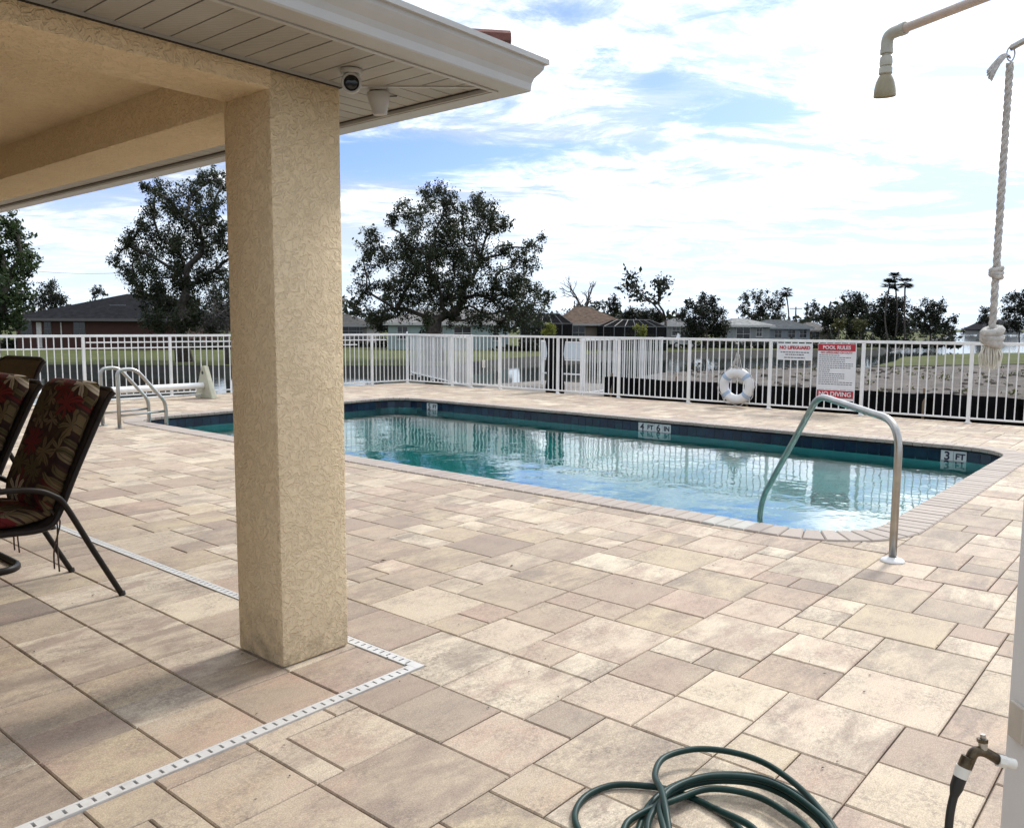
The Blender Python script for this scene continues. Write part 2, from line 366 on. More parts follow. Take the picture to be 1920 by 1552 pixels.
def tile_mat():
    m, t, b = newmat('blue_pool_tile'); rnd = N(t, 'ShaderNodeObjectInfo').outputs['Random']; p = pos(t)
    c = ramp(t, rnd, [(0, (0.005, 0.012, 0.034)), (0.4, (0.007, 0.020, 0.052)), (0.7, (0.008, 0.026, 0.048)), (1, (0.016, 0.040, 0.075))])
    c = mixc(t, 0.6, c, ramp(t, noise(t, p, 18, 4, 0.7), [(0.3, (0.3,)*3), (0.7, (0.7,)*3)]), 'OVERLAY')
    L(t, c, b.inputs['Base Color']); b.inputs['Roughness'].default_value = 0.18; return m
MT['tile'] = tile_mat()
MT['plaster'] = plain('pool_plaster', (0.31, 0.50, 0.485), 0.8, var=0.05, scale=2)
MT['step'] = plain('pale_step_plaster', (0.84, 0.86, 0.84), 0.8, var=0.05, scale=2)
MT['marker'] = plain('white_marker_tile', (0.66, 0.67, 0.66), 0.25, var=0.06)
def water_mat(name, tint, rip, bstr, absorb=None, dens=0.0, ior=1.33):
    m = bpy.data.materials.new(name); m.use_nodes = True; t = m.node_tree; t.nodes.clear()
    o = N(t, 'ShaderNodeOutputMaterial'); tr = N(t, 'ShaderNodeBsdfRefraction'); tr.inputs[0].default_value = (*tint, 1); tr.inputs['Roughness'].default_value = 0.0; tr.inputs['IOR'].default_value = 1.33
    gl = N(t, 'ShaderNodeBsdfGlossy'); gl.inputs['Roughness'].default_value = 0.015; gl.inputs[0].default_value = (1, 1, 1, 1)
    fr = N(t, 'ShaderNodeFresnel'); fr.inputs['IOR'].default_value = ior
    p = pos(t, scale=(1, 1, 0.0))
    h = M(t, 'ADD', noise(t, p, rip, 3, 0.5, 0.4), M(t, 'MULTIPLY', noise(t, p, rip*3.7, 2, 0.5), 0.16))
    bp = N(t, 'ShaderNodeBump'); bp.inputs['Strength'].default_value = 1.0; bp.inputs['Distance'].default_value = bstr; L(t, h, bp.inputs['Height'])
    L(t, bp.outputs[0], gl.inputs['Normal']); L(t, bp.outputs[0], tr.inputs['Normal']); L(t, bp.outputs[0], fr.inputs['Normal'])
    mx = N(t, 'ShaderNodeMixShader'); L(t, fr.outputs[0], mx.inputs[0]); L(t, tr.outputs[0], mx.inputs[1]); L(t, gl.outputs[0], mx.inputs[2]); L(t, mx.outputs[0], o.inputs[0])
    if absorb:
        va = N(t, 'ShaderNodeVolumeAbsorption'); va.inputs[0].default_value = (*absorb, 1); va.inputs[1].default_value = dens; L(t, va.outputs[0], o.inputs['Volume'])
    return m
MT['water'] = water_mat('pool_water', (1, 1, 1), 2.3, 0.005, (0.08, 0.80, 0.79), 1.0, 1.5)
def grass_mat(name, a, b_, sc=0.25):
    m, t, b = newmat(name); p = pos(t)
    c = ramp(t, noise(t, p, sc, 8, 0.7), [(0.3, a), (0.7, b_)])
    c = mixc(t, 0.6, c, ramp(t, noise(t, p, 9, 6, 0.8), [(0.3, (0.3,)*3), (0.7, (0.7,)*3)]), 'OVERLAY')
    L(t, c, b.inputs['Base Color']); b.inputs['Roughness'].default_value = 0.95; b.inputs['Specular IOR Level'].default_value = 0.1
    bump(t, b, noise(t, p, 14, 6, 0.8), 0.6, 0.06); return m
MT['grass'] = grass_mat('mown_grass', (0.060, 0.070, 0.024), (0.105, 0.115, 0.042))
MT['mud'] = plain('dark_mud_bank', (0.016, 0.015, 0.012), 0.9, var=0.3, scale=2)
def dirt_mat():
    m, t, b = newmat('bare_dirt'); p = pos(t)
    c = ramp(t, noise(t, p, 0.9, 10, 0.8), [(0.36, (0.04, 0.033, 0.028)), (0.5, (0.095, 0.078, 0.066)), (0.64, (0.165, 0.14, 0.118))])
    c = mixc(t, ramp(t, noise(t, p, 1.6, 7, 0.8), [(0.55, (0, 0, 0)), (0.7, (0.7,)*3)]), c, (0.07, 0.065, 0.045))
    L(t, c, b.inputs['Base Color']); b.inputs['Roughness'].default_value = 0.95; bump(t, b, noise(t, p, 3, 8, 0.75), 0.9, 0.15); return m
MT['dirt'] = dirt_mat()
def lake_mat():
    m, t, b = newmat('lake_water'); p = pos(t, scale=(1, 1, 0))
    b.inputs['Base Color'].default_value = (0.012, 0.018, 0.014, 1); b.inputs['Roughness'].default_value = 0.06; b.inputs['IOR'].default_value = 1.33
    bump(t, b, noise(t, p, 0.9, 5, 0.6), 0.07, 0.05); return m
MT['lake'] = lake_mat()

# ------------------------------------------------------------------ lake, lawns, dirt bank
GZ = -0.7; WZ = -1.1
def far(px, d, z=None):
    q = fw*d + rt*((px-960)/FPX*d); return (q[0], q[1]) if z is None else (q[0], q[1], z)
tag(MB().add([(-2500, -2500, WZ), (2500, -2500, WZ), (2500, 2500, WZ), (-2500, 2500, WZ), (-8, -8, WZ), (14, -8, WZ), (14, 15.5, WZ), (-8, 15.5, WZ)], [(0, 1, 5, 4), (1, 2, 6, 5), (2, 3, 7, 6), (3, 0, 4, 7)]).build('lake', MT['lake']), kind='structure')
def land(name, poly, z, mat, slope=1.2):
    P = [np.array(p) for p in poly]; n = len(P)
    if sum(P[i][0]*P[(i+1) % n][1]-P[(i+1) % n][0]*P[i][1] for i in range(n)) < 0: P = P[::-1]
    # finer, slightly ragged outline
    Q = []
    for i in range(n):
        a, b = P[i], P[(i+1) % n]; k = int(max(1, min(24, np.linalg.norm(b-a)/6)))
        for j in range(k):
            q = a+(b-a)*j/k
            if j: q = q + rng.normal(0, 0.35, 2)
            Q.append(q)
    n = len(Q); c = sum(Q)/n; vs = [(q[0], q[1], z) for q in Q]
    for i in range(n):
        e = Q[(i+1) % n]-Q[i-1]; e = e/np.linalg.norm(e); vs.append((Q[i][0]+e[1]*slope, Q[i][1]-e[0]*slope, WZ-0.6))
    m = MB(); m.add(vs, [tuple(range(n))]+[(i, n+i, n+(i+1) % n, (i+1) % n) for i in range(n)])
    me = m.mesh(name, mat, fix=False); bm = bmesh.new(); bm.from_mesh(me); bmesh.ops.triangulate(bm, faces=[f for f in bm.faces if len(f.verts) > 4]); bm.to_mesh(me); bm.free()
    me.materials.append(MT['mud'])
    for pl in me.polygons:
        if abs(pl.normal.z) < 0.9: pl.material_index = 1
    return tag(put(name, me), kind='structure')
land('lawn', [far(-1600, 43), far(-300, 44), far(400, 45), far(840, 46), far(960, 58), far(1150, 72), far(1440, 82), far(1640, 88), far(1700, 120), far(1765, 240), far(1790, 900), far(-2600, 900), far(-2600, 60)], GZ, MT['grass'])
land('dirt_bank', [(14.95, 10.6), (15.6, 11.0), far(1085, 30), far(1240, 40), far(1440, 45), far(1600, 46), far(1900, 52), far(2600, 54), far(5200, 22), (6, -26), (14.95, -26)], GZ, MT['dirt'])
land('lawn', [far(1632, 46.5), far(1690, 62), far(1840, 74), far(2300, 76), far(3600, 60), far(3600, 40), far(2300, 53), far(1900, 51)], GZ+0.06, MT['grass'])
land('distant_shore', [far(1500, 900), far(1760, 620), far(1960, 520), far(2400, 420), far(5000, 300), far(5000, 1500), far(1500, 1500)], GZ, MT['grass'])

# ------------------------------------------------------------------ pool
PX0, PX1, PY0, PY1, PR = 5.95, 11.72, 1.80, 13.05, 0.62
CW = 0.235
def rrect(x0, x1, y0, y1, r, n=10):
    o = []
    for cx, cy, a0 in ((x1-r, y0+r, -90), (x1-r, y1-r, 0), (x0+r, y1-r, 90), (x0+r, y0+r, 180)):
        for k in range(n+1):
            a = R_(a0+90*k/n); o.append((cx+r*math.cos(a), cy+r*math.sin(a)))
    return o
def pool_sd(p):
    """signed distance to the pool's inner outline, and outward direction"""
    cx, cy = (PX0+PX1)/2, (PY0+PY1)/2; hx, hy = (PX1-PX0)/2-PR, (PY1-PY0)/2-PR
    dx_, dy_ = p[0]-cx, p[1]-cy; qx, qy = abs(dx_)-hx, abs(dy_)-hy
    sx_, sy_ = (1 if dx_ >= 0 else -1), (1 if dy_ >= 0 else -1)
    if qx > 0 and qy > 0:
        l = math.hypot(qx, qy); return l-PR, (sx_*qx/l, sy_*qy/l)
    if qx > qy: return qx-PR, (sx_, 0)
    return qy-PR, (0, sy_)
inner = rrect(PX0, PX1, PY0, PY1, PR)
basin = MB(); n = len(inner); fz = lambda y: -1.02 - 0.55*(y-PY0)/(PY1-PY0)
vs = [(x, y, -0.04) for x, y in inner] + [(x, y, fz(y)) for x, y in inner]
basin.add(vs, [(i, n+i, n+(i+1) % n, (i+1) % n) for i in range(n)] + [tuple(n+i for i in range(n))])
pool = tag(basin.build('pool_basin', MT['plaster'], smooth=30), kind='structure')
for r, z in ((1.75, -0.78), (1.3, -0.55), (0.85, -0.32)):          # curved entry steps in the near corner
    st = [(PX0+0.03, PY0+0.03), (PX0+r, PY0+0.03)] + [(PX0+r*math.cos(R_(a)), PY0+r*math.sin(R_(a))) for a in range(6, 90, 6)] + [(PX0+0.03, PY0+r)]
    MB().prism(st, -1.25, z-0.04, 0.02).build('step', MT['step'], pool)
WLZ = -0.19
wat = MB(); inw = rrect(PX0+0.004, PX1-0.004, PY0+0.004, PY1-0.004, PR-0.004)
wat.add([(x, y, WLZ) for x, y in inw] + [(x, y, fz(y)-0.03) for x, y in inw], [tuple(range(n)), tuple(range(2*n-1, n-1, -1))] + [(i, n+i, n+(i+1) % n, (i+1) % n) for i in range(n)])
tag(wat.build('pool_water', MT['water']), kind='structure')
# waterline tiles on the two walls that face the camera
TS = 0.152
tile_me = MB().box(-TS/2+0.002, TS/2-0.002, -0.004, 0.004, -TS/2+0.002, TS/2-0.002, 0.002).mesh('tile', MT['tile'])
TZ = -0.062-TS/2
marks = {}
for px, txt in ((1778, '3'), (1806, 'FT'), (1212, '4'), (1231, 'FT'), (1249, '6'), (1266, 'IN'), (803, '5'), (814, 'FT')):
    y = onX(px, 855 if px > 1700 else (800 if px > 1000 else 762), PX1)[1]; marks[int(round((y-PY0-PR)/TS))] = txt
marks = {}
for px, py_, words in ((1778, 855, ('3', 'FT')), (1212, 800, ('4', 'FT', '6', 'IN')), (803, 762, ('5', 'FT'))):
    i0 = int(round((onX(px, py_, PX1)[1]-PY0-PR)/TS))
    for q_, w_ in enumerate(words): marks[i0-q_] = w_
mk_me = MB().box(-TS/2+0.002, TS/2-0.002, -0.005, 0.005, -TS/2+0.002, TS/2-0.002, 0.002).mesh('marker_tile', MT['marker'])
def text_mesh(s, size, mat, ext=0.001, bold=0.0):
    cu = bpy.data.curves.new('txt', 'FONT'); cu.body = s; cu.size = size; cu.align_x = 'CENTER'; cu.align_y = 'CENTER'; cu.extrude = ext; cu.offset = bold
    o = bpy.data.objects.new('txt', cu); COL.objects.link(o); dg = bpy.context.evaluated_depsgraph_get()
    me = bpy.data.meshes.new_from_object(o.evaluated_get(dg)); bpy.data.objects.remove(o); bpy.data.curves.remove(cu)
    me.materials.clear(); me.materials.append(mat); return me
ny = int((PY1-PY0-2*PR)/TS)
for i in range(ny+1):
    y = PY0+PR+i*TS
    if i in marks:
        o = put('marker_tile', mk_me, pool, (PX1-0.004, y, TZ), (0, 0, -math.pi/2))
        put('lettering', text_mesh(marks[i], 0.15 if len(marks[i]) == 1 else 0.105, MT['ink'], bold=0.004), o, (0, -0.0065, 0), (math.pi/2, 0, 0))
    else: put('tile', tile_me, pool, (PX1-0.004+random.uniform(-.001, .001), y, TZ), (0, 0, -math.pi/2))
for i in range(ny+1): put('tile', tile_me, pool, (PX1-0.004, PY0+PR+i*TS, TZ-TS), (0, 0, -math.pi/2))  # added underwater row, here and below: dark tile for the wall's shade
for r_ in (0, 1):
    for i in range(int((PX1-PX0-2*PR)/TS)+1): put('tile', tile_me, pool, (PX0+PR+i*TS, PY1-0.004, TZ-TS*r_), (0, 0, 0))
for cx, cy, a0 in ((PX1-PR, PY0+PR, -90), (PX1-PR, PY1-PR, 0), (PX0+PR, PY1-PR, 90)):
    for k in range(1, 6):
        a = R_(a0+90*k/6.0); put('tile', tile_me, pool, (cx+(PR-0.004)*math.cos(a), cy+(PR-0.004)*math.sin(a), TZ), (0, 0, a-math.pi/2), (0.98, 1, 1))
# coping bricks
perim = []
def arc_pts():
    out_ = []; per = rrect(PX0, PX1, PY0, PY1, PR, 24); m = len(per)
    seg = [math.dist(per[i], per[(i+1) % m]) for i in range(m)]; tot = sum(seg); k = int(tot/0.118); st = tot/k; s = 0; i = 0; acc = 0
    for q in range(k):
        tgt = q*st
        while acc+seg[i] < tgt: acc += seg[i]; i += 1
        u = (tgt-acc)/seg[i]; a, b = per[i], per[(i+1) % m]; out_.append((a[0]+(b[0]-a[0])*u, a[1]+(b[1]-a[1])*u))
    return out_
cp = arc_pts(); kc = len(cp)
straight_me = {}
for i in range(kc):
    a, b = cp[i], cp[(i+1) % kc]; mid = ((a[0]+b[0])/2, (a[1]+b[1])/2); _, nn = pool_sd(mid); na = pool_sd(a)[1]; nb = pool_sd(b)[1]
    L_ = lambda p: (p[0]-mid[0], p[1]-mid[1])
    g = 0.003; e = np.array([b[0]-a[0], b[1]-a[1]]); e = e/np.linalg.norm(e)
    q = [np.array(a)+e*g-np.array(na)*0.05, np.array(b)-e*g-np.array(nb)*0.05, np.array(b)-e*g+np.array(nb)*CW, np.array(a)+e*g+np.array(na)*CW]
    poly = [tuple(p-np.array(mid)) for p in q]; white_ = abs(mid[0]-PX0) < 0.05 and 2.55 < mid[1] < 2.95
    ar = sum(poly[k][0]*poly[(k+1) % 4][1]-poly[(k+1) % 4][0]*poly[k][1] for k in range(4))
    if ar < 0: poly = poly[::-1]
    key = (white_,)+tuple(round(c, 3) for p in poly for c in p)
    if key not in straight_me: straight_me[key] = MB().prism(poly, -0.034, 0.012, 0.008).mesh('coping_brick', MT['concrete' if white_ else 'coping'])
    put('coping_brick', straight_me[key], pool, (mid[0], mid[1], random.uniform(-0.0015, 0.0015)))
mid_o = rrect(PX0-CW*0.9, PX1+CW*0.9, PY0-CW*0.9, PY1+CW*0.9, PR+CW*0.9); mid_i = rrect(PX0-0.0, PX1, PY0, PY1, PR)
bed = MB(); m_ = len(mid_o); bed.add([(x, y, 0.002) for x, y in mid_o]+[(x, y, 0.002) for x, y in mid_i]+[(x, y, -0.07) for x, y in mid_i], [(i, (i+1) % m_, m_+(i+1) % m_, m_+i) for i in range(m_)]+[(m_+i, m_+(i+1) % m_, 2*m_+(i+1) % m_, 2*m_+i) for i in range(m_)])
bed.build('mortar_bed', MT['joint'], pool)  # dark joint colour here stands in for the shade under the coping
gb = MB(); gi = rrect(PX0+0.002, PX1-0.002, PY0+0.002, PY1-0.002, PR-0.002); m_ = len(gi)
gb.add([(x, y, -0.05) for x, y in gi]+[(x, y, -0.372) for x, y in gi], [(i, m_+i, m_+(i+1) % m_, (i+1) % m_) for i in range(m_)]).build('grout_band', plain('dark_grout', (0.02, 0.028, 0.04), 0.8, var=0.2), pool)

# ------------------------------------------------------------------ deck: sand bed, then pavers stone by stone
DX1, DYL, DYR = 14.85, 16.2, 17.9
def ftop(x): return 16.2 + (14.75-x)*0.077            # line of the left fence
slab = MB(); ol = [(-9, -9), (DX1, -9), (DX1, ftop(DX1)+0.1), (-9, ftop(-9)+0.1)]
io = rrect(PX0-0.02, PX1+0.02, PY0-0.02, PY1+0.02, PR+0.02)
bm = bmesh.new()
ov = [bm.verts.new((x, y, -0.018)) for x, y in ol]; iv = [bm.verts.new((x, y, -0.018)) for x, y in io]
ed = [bm.edges.new((ov[i], ov[(i+1) % 4])) for i in range(4)] + [bm.edges.new((iv[i], iv[(i+1) % len(iv)])) for i in range(len(iv))]
bmesh.ops.triangle_fill(bm, use_beauty=True, edges=ed)
lo = [bm.verts.new((x, y, -1.7)) for x, y in ol]
for i in range(4): bm.faces.new((ov[i], lo[i], lo[(i+1) % 4], ov[(i+1) % 4]))
bmesh.ops.recalc_face_normals(bm, faces=bm.faces)
me = bpy.data.meshes.new('pool_deck'); bm.to_mesh(me); bm.free(); me.materials.append(MT['joint'])
deck = tag(put('pool_deck', me), kind='structure')
GX, GY, UX, UY = 1.56, 0.69, 0.1135, 0.113
X_ = lambda k: GX+UX*k
Y_ = lambda j: GY+UY*j
fixed = [(1,4,13,16),(0,4,9,13),(4,7,12,15),(4,7,9,12),(4,7,15,17),(7,9,9,11),(7,11,11,15),(9,12,8,11),(9,12,5,8),(5,9,5,9),(3,5,7,9),(3,5,5,7),(11,15,1,5),(12,15,5,8),(15,18,4,7),(15,19,0,4),(19,23,0,4),(18,21,4,7),(21,23,4,6),(21,23,6,8),(23,25,6,8),(25,27,6,8),(23,27,2,6),(27,31,4,8),(31,33,6,8),(31,33,4,6),(33,36,5,8),(33,36,2,5),(36,40,4,8),(36,38,2,4),(38,40,2,4),(27,29,8,10),(27,29,10,12),(29,33,8,12),(24,27,8,11),(21,24,8,11),(17,21,7,11),(15,17,7,9),(15,17,9,11),(12,15,8,11),(11,13,13,15),(11,13,11,13),(13,17,11,15),(14,17,15,18),(11,14,15,18),(11,13,18,20),(13,15,18,20),(11,15,20,24),(15,19,18,22),(15,17,22,24),(17,20,22,25),(17,21,25,29),(14,17,24,27),(11,14,24,27),(15,17,27,29),(20,23,22,25),(17,19,16,18),(17,19,14,16),(19,23,14,18),(17,20,11,14),(20,23,11,14),(23,26,15,18),(23,27,11,15),(23,26,18,21),(26,28,19,21),(28,30,19,21),(26,30,15,19),(19,23,18,22),(23,27,21,25),(23,25,0,2),(25,27,0,2),(27,30,1,4),(30,33,1,4),(27,29,-1,1),(8,11,19,23),(9,11,3,5),(9,11,1,3),(12,15,-2,1),(9,12,-2,1),(15,18,-3,0),(7,11,15,19),(40,43,2,5),(1,5,1,5),(-3,0,13,16),(-4,0,9,13),(5,9,1,5),(1,3,5,9)]
K0, K1, J0, J1 = -42, 118, -28, 148
occ = np.zeros((K1-K0+5, J1-J0+5), bool); rects = []
def free(k0, k1, j0, j1): return k0 >= K0 and j0 >= J0 and not occ[k0-K0:k1-K0, j0-J0:j1-J0].any()
def take(k0, k1, j0, j1): occ[k0-K0:k1-K0, j0-J0:j1-J0] = True; rects.append((k0, k1, j0, j1))
for q in fixed:
    if free(*q): take(*q)
occ[:8-K0, 17-J0:] = True                               # the roofed side is laid separately
SZ = [(4, 4), (4, 4), (3, 3), (3, 3), (3, 3), (2, 2), (2, 2), (4, 4)]
for k in range(K0, K1):
    for j in range(J0, J1):
        if occ[k-K0, j-J0]: continue
        s_ = SZ[:]; random.shuffle(s_); ok = False
        for a, b in s_ + [(2, 2), (3, 2), (2, 3), (1, 3), (3, 1), (2, 1), (1, 2), (1, 1)]:
            if not free(k, k+a, j, j+b): continue
            # do not strand a one-unit sliver
            if a*b >= 4:
                nx = j+b; 
                if nx < J1 and not occ[k-K0, nx-J0] and occ[k-K0, nx+1-J0]: continue
                if k+a-K0 < occ.shape[0]-1 and not occ[k+a-K0, j-J0] and occ[k+a+1-K0, j-J0]: continue
            take(k, k+a, j, j+b); ok = True; break
        if not ok: occ[k-K0, j-J0] = True
polys = []
for (k0, k1, j0, j1) in rects:
    if (k0, k1, j0, j1) == (7, 11, 15, 19):
        polys.append([(X_(7), Y_(15)), (X_(11), Y_(15)), (X_(11), Y_(19)), (X_(7.88), Y_(19)), (X_(7.88), Y_(16.75)), (X_(7), Y_(16.75))]); continue
    if j1 == 17 and k0 < 8: j1 = 16.75
    if k0 == 8 and j0 >= 17: k0 = 7.88
    polys.append([(X_(k0), Y_(j0)), (X_(k1), Y_(j0)), (X_(k1), Y_(j1)), (X_(k0), Y_(j1))])
kb = [7.38, 4.1, 1.1, -1.85, -4.8, -7.75, -10.7, -13.65, -16.6, -19.5, -22.4, -25.4, -28.3, -31.3, -34.2, -37.2, -40.1]
jb = [17.25, 20.3, 22.3, 25.25] + [25.25+2.96*i for i in range(1, 42)]
for a in range(len(kb)-1):
    for b in range(len(jb)-1): polys.append([(X_(kb[a+1]), Y_(jb[b])), (X_(kb[a]), Y_(jb[b])), (X_(kb[a]), Y_(jb[b+1])), (X_(kb[a+1]), Y_(jb[b+1]))])
def clip(poly, nx, ny, c):
    out_ = []
    for i in range(len(poly)):
        a, b = poly[i], poly[(i+1) % len(poly)]; da = nx*a[0]+ny*a[1]-c; db = nx*b[0]+ny*b[1]-c
        if da >= 0: out_.append(a)
        if da*db < 0: t = da/(da-db); out_.append((a[0]+(b[0]-a[0])*t, a[1]+(b[1]-a[1])*t))
    return out_
gap_ = 0.0025; fin = []
COLR = (2.02, 2.38, 3.02, 3.375)
for p in polys:
    c = np.mean(p, axis=0); 
    if c[0] < -3.2 or c[1] < -2.3: continue
    p = clip(p, -1, 0, -DX1)
    if len(p) > 2: p = clip(p, -0.077, -1, -(16.2+14.75*0.077+0.05))
    if len(p) < 3: continue
    c = np.mean(p, axis=0); near = min(pool_sd(q)[0] for q in p)
    sdc, nn = pool_sd(c)
    if near < CW*0.5 or sdc < CW*0.5:
        if sdc < -0.4: continue
        # support line of the outline in the direction of the stone
        base = (c[0]-nn[0]*sdc, c[1]-nn[1]*sdc); off_ = nn[0]*base[0]+nn[1]*base[1]+CW*0.55
        p = clip(p, nn[0], nn[1], off_)
        if len(p) < 3: continue
    P = [np.array(q) for q in p]
    ar = 0.5*sum(P[i][0]*P[(i+1) % len(P)][1]-P[(i+1) % len(P)][0]*P[i][1] for i in range(len(P)))
    if ar < 0.002: continue
    # shrink by the joint
    n = len(P); Q = []
    for i in range(n):
        a, b, d = P[i-1], P[i], P[(i+1) % n]; e1 = (b-a)/max(np.linalg.norm(b-a), 1e-9); e2 = (d-b)/max(np.linalg.norm(d-b), 1e-9)
        n1 = np.array([-e1[1], e1[0]]); n2 = np.array([-e2[1], e2[0]]); Q.append(b+(n1+n2)/max(1+float(n1@n2), 0.3)*gap_)
    fin.append(Q)
def shown(Q):
    c = np.mean(Q, axis=0); pp = [proj((q[0], q[1], 0)) for q in Q]
    if min(w_ for _, _, w_ in pp) < 0.2: return 0
    u = [x for x, _, _ in pp]; v = [y for _, y, _ in pp]
    if max(u) < 0 or min(u) > 1920 or max(v) < 0 or min(v) > 1552: return 0
    fr_ = (min(max(u), 1920)-max(min(u), 0))*(min(max(v), 1552)-max(min(v), 0))/max((max(u)-min(u))*(max(v)-min(v)), 1e-6)
    return fr_*0.5*abs(sum(u[i]*v[(i+1) % len(u)]-u[(i+1) % len(u)]*v[i] for i in range(len(u))))
fin.sort(key=lambda q: -shown(q))
cache = {}
for Q in fin[:300]:
    c = np.mean(Q, axis=0); key = tuple(round(float(x), 3) for q in Q for x in (q-c))
    if key not in cache: cache[key] = MB().prism([q-c for q in Q], -0.05, 0.0, 0.0045).mesh('paver', MT['paver'], fix=False)
    put('paver', cache[key], deck, (c[0], c[1], random.uniform(-0.0022, 0.0012)), (random.gauss(0, 0.0022), random.gauss(0, 0.0022), random.gauss(0, 0.0015)))
fld = MB(); tone = []
for Q in fin[300:]:
    f0 = len(fld.f); z = random.uniform(-0.002, 0.001); fld.prism(Q, -0.05, z, 0.0045); tone += [random.random()]*(len(fld.f)-f0)
me = fld.mesh('paver_field', MT['paver_far'], fix=False); at_ = me.attributes.new('tone', 'FLOAT', 'FACE'); at_.data.foreach_set('value', tone)
tag(put('paver_field', me, deck), kind='stuff')

# ------------------------------------------------------------------ channel drain
dr = empty('channel_drain', (2.425, 2.61, 0)); tag(dr, 'white slotted channel drain bent round the corner column', 'drain')
def grate(name, along, n, L0, step=0.0335):
    """a run of white grate with slots: along = 'x' or 'y'"""
    w0, w1 = (-0.045, 0.045); m = MB()
    m2 = lambda a0, a1, b0, b1, z0, z1: m.box(*((a0, a1, b0, b1, z0, z1) if along == 'x' else (b0, b1, a0, a1, z0, z1)))
    for side in (-1, 1): m2(L0, L0+n*step, side*0.038-0.007 if side > 0 else -0.045, 0.045 if side > 0 else -0.038+0.007, -0.03, 0.004)
    for i in range(n): m2(L0+i*step+0.007, L0+(i+1)*step, -0.0305, 0.0305, -0.012, 0.003)
    return m
def grate2(name, along, n, L0, step, half):
    m = MB(); m2 = lambda a0, a1, b0, b1, z0, z1: m.box(*((a0, a1, b0, b1, z0, z1) if along == 'x' else (b0, b1, a0, a1, z0, z1)))
    s = 0.015
    m2(L0, L0+n*step, -half, -s, -0.03, 0.004); m2(L0, L0+n*step, s, half, -0.03, 0.004)
    for i in range(n): m2(L0+i*step+0.0095, L0+(i+1)*step, -s, s, -0.012, 0.0035)
    return m
drm = plain('white_drain_plastic', (0.56, 0.54, 0.51), 0.5, var=0.06, dirt=((0.3, 0.25, 0.2), 9, 0.45))
for i in range(5):
    grate2('g', 'x', 24, -1.06, 0.0442, 0.027).build('grate', drm, dr, loc=(-0.02-1.0608*i, 0, 0))
for i in range(9):
    grate2('g', 'y', 24, 0.0, 0.0442, 0.027).build('grate', drm, dr, loc=(0.0, 0.047+1.0608*i, 0))
MB().box(-0.02+0.0, 0.027, -0.027, 0.047, -0.03, 0.0045, 0.002).build('corner_piece', drm, dr)
MB().box(-5.3, 0.026, -0.026, 0.026, -0.06, -0.015).box(-0.026, 0.026, 0.026, 9.5, -0.06, -0.016).build('channel', MT['black'], dr)

# ------------------------------------------------------------------ pavilion
pav = empty('pavilion', (2.2, 3.2, 0)); tag(pav, 'yellow stucco pavilion with a square corner column and white soffit', 'pavilion')
PO = Vector((2.2, 3.2, 0))
def pb(m, name, mat, parent=pav, smooth=False):
    o = m.build(name, mat, parent, smooth); o.location = -PO if parent is pav else (0, 0, 0); return o
SOF, BB1, BB2, CEIL = 2.545, 2.455, 2.415, 2.612
XW, YW = -3.2, 9.4  # far sides drawn in close so the unseen walls there cut skylight
for (x0, x1, y0, y1) in (COLR, (2.02, 2.38, YW-0.36, YW), (XW, XW+0.36, 3.02, 3.375), (XW, XW+0.36, YW-0.36, YW)):
    pb(MB().box(x0, x1, y0, y1, 0.003, 2.538, 0.014), 'column', MT['stucco'], smooth=40)
pb(MB().box(XW, 2.378, 3.022, 3.35, BB1, 2.70, 0.006), 'beam', MT['stucco'], smooth=40)
pb(MB().box(2.022, 2.377, 3.352, YW, BB2, 2.70, 0.006), 'beam', MT['stucco'], smooth=40)
pb(MB().box(XW, 2.376, YW-0.34, YW-0.002, BB1, 2.71, 0.006), 'beam', MT['stucco'], smooth=40)
pb(MB().box(XW-0.002, XW+0.33, 3.352, YW-0.345, BB1, 2.70, 0.006), 'beam', MT['stucco'], smooth=40)
pb(MB().box(XW+0.3, 2.05, 3.3, YW-0.3, CEIL, CEIL+0.05), 'ceiling', MT['stucco'])
pb(MB().box(XW+0.06, XW+0.24, 3.38, YW-0.37, 0.003, BB1-0.002), 'added_shade_wall', MT['stucco'])  # unseen wall, added to cut skylight under the roof
pb(MB().box(XW+0.37, 2.018, YW-0.28, YW-0.08, 0.003, BB1-0.002), 'added_shade_wall', MT['stucco'])  # second added wall, out of view, dims the roofed floor too
# soffit: vinyl boards square to the wall, mitred at the corner
EX, EY = 2.81, 2.53
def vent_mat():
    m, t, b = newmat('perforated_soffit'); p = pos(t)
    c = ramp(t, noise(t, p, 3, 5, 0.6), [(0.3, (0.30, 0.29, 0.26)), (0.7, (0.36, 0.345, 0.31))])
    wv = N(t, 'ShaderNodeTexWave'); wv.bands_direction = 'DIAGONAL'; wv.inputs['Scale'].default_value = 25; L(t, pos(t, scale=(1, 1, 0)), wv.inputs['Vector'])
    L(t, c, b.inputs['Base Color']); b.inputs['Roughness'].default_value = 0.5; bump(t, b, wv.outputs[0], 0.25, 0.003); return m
MT['vent'] = vent_mat()
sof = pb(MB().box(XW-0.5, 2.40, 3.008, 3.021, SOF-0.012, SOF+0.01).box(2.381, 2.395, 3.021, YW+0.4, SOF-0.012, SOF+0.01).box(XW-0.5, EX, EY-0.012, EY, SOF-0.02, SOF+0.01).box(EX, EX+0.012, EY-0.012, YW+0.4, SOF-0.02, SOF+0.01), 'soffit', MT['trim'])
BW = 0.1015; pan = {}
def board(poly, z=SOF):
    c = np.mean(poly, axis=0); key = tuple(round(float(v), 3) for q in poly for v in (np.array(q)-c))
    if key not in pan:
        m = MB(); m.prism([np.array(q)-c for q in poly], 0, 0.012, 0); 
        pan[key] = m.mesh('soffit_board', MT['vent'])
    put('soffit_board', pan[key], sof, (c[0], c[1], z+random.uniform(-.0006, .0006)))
x = 2.40
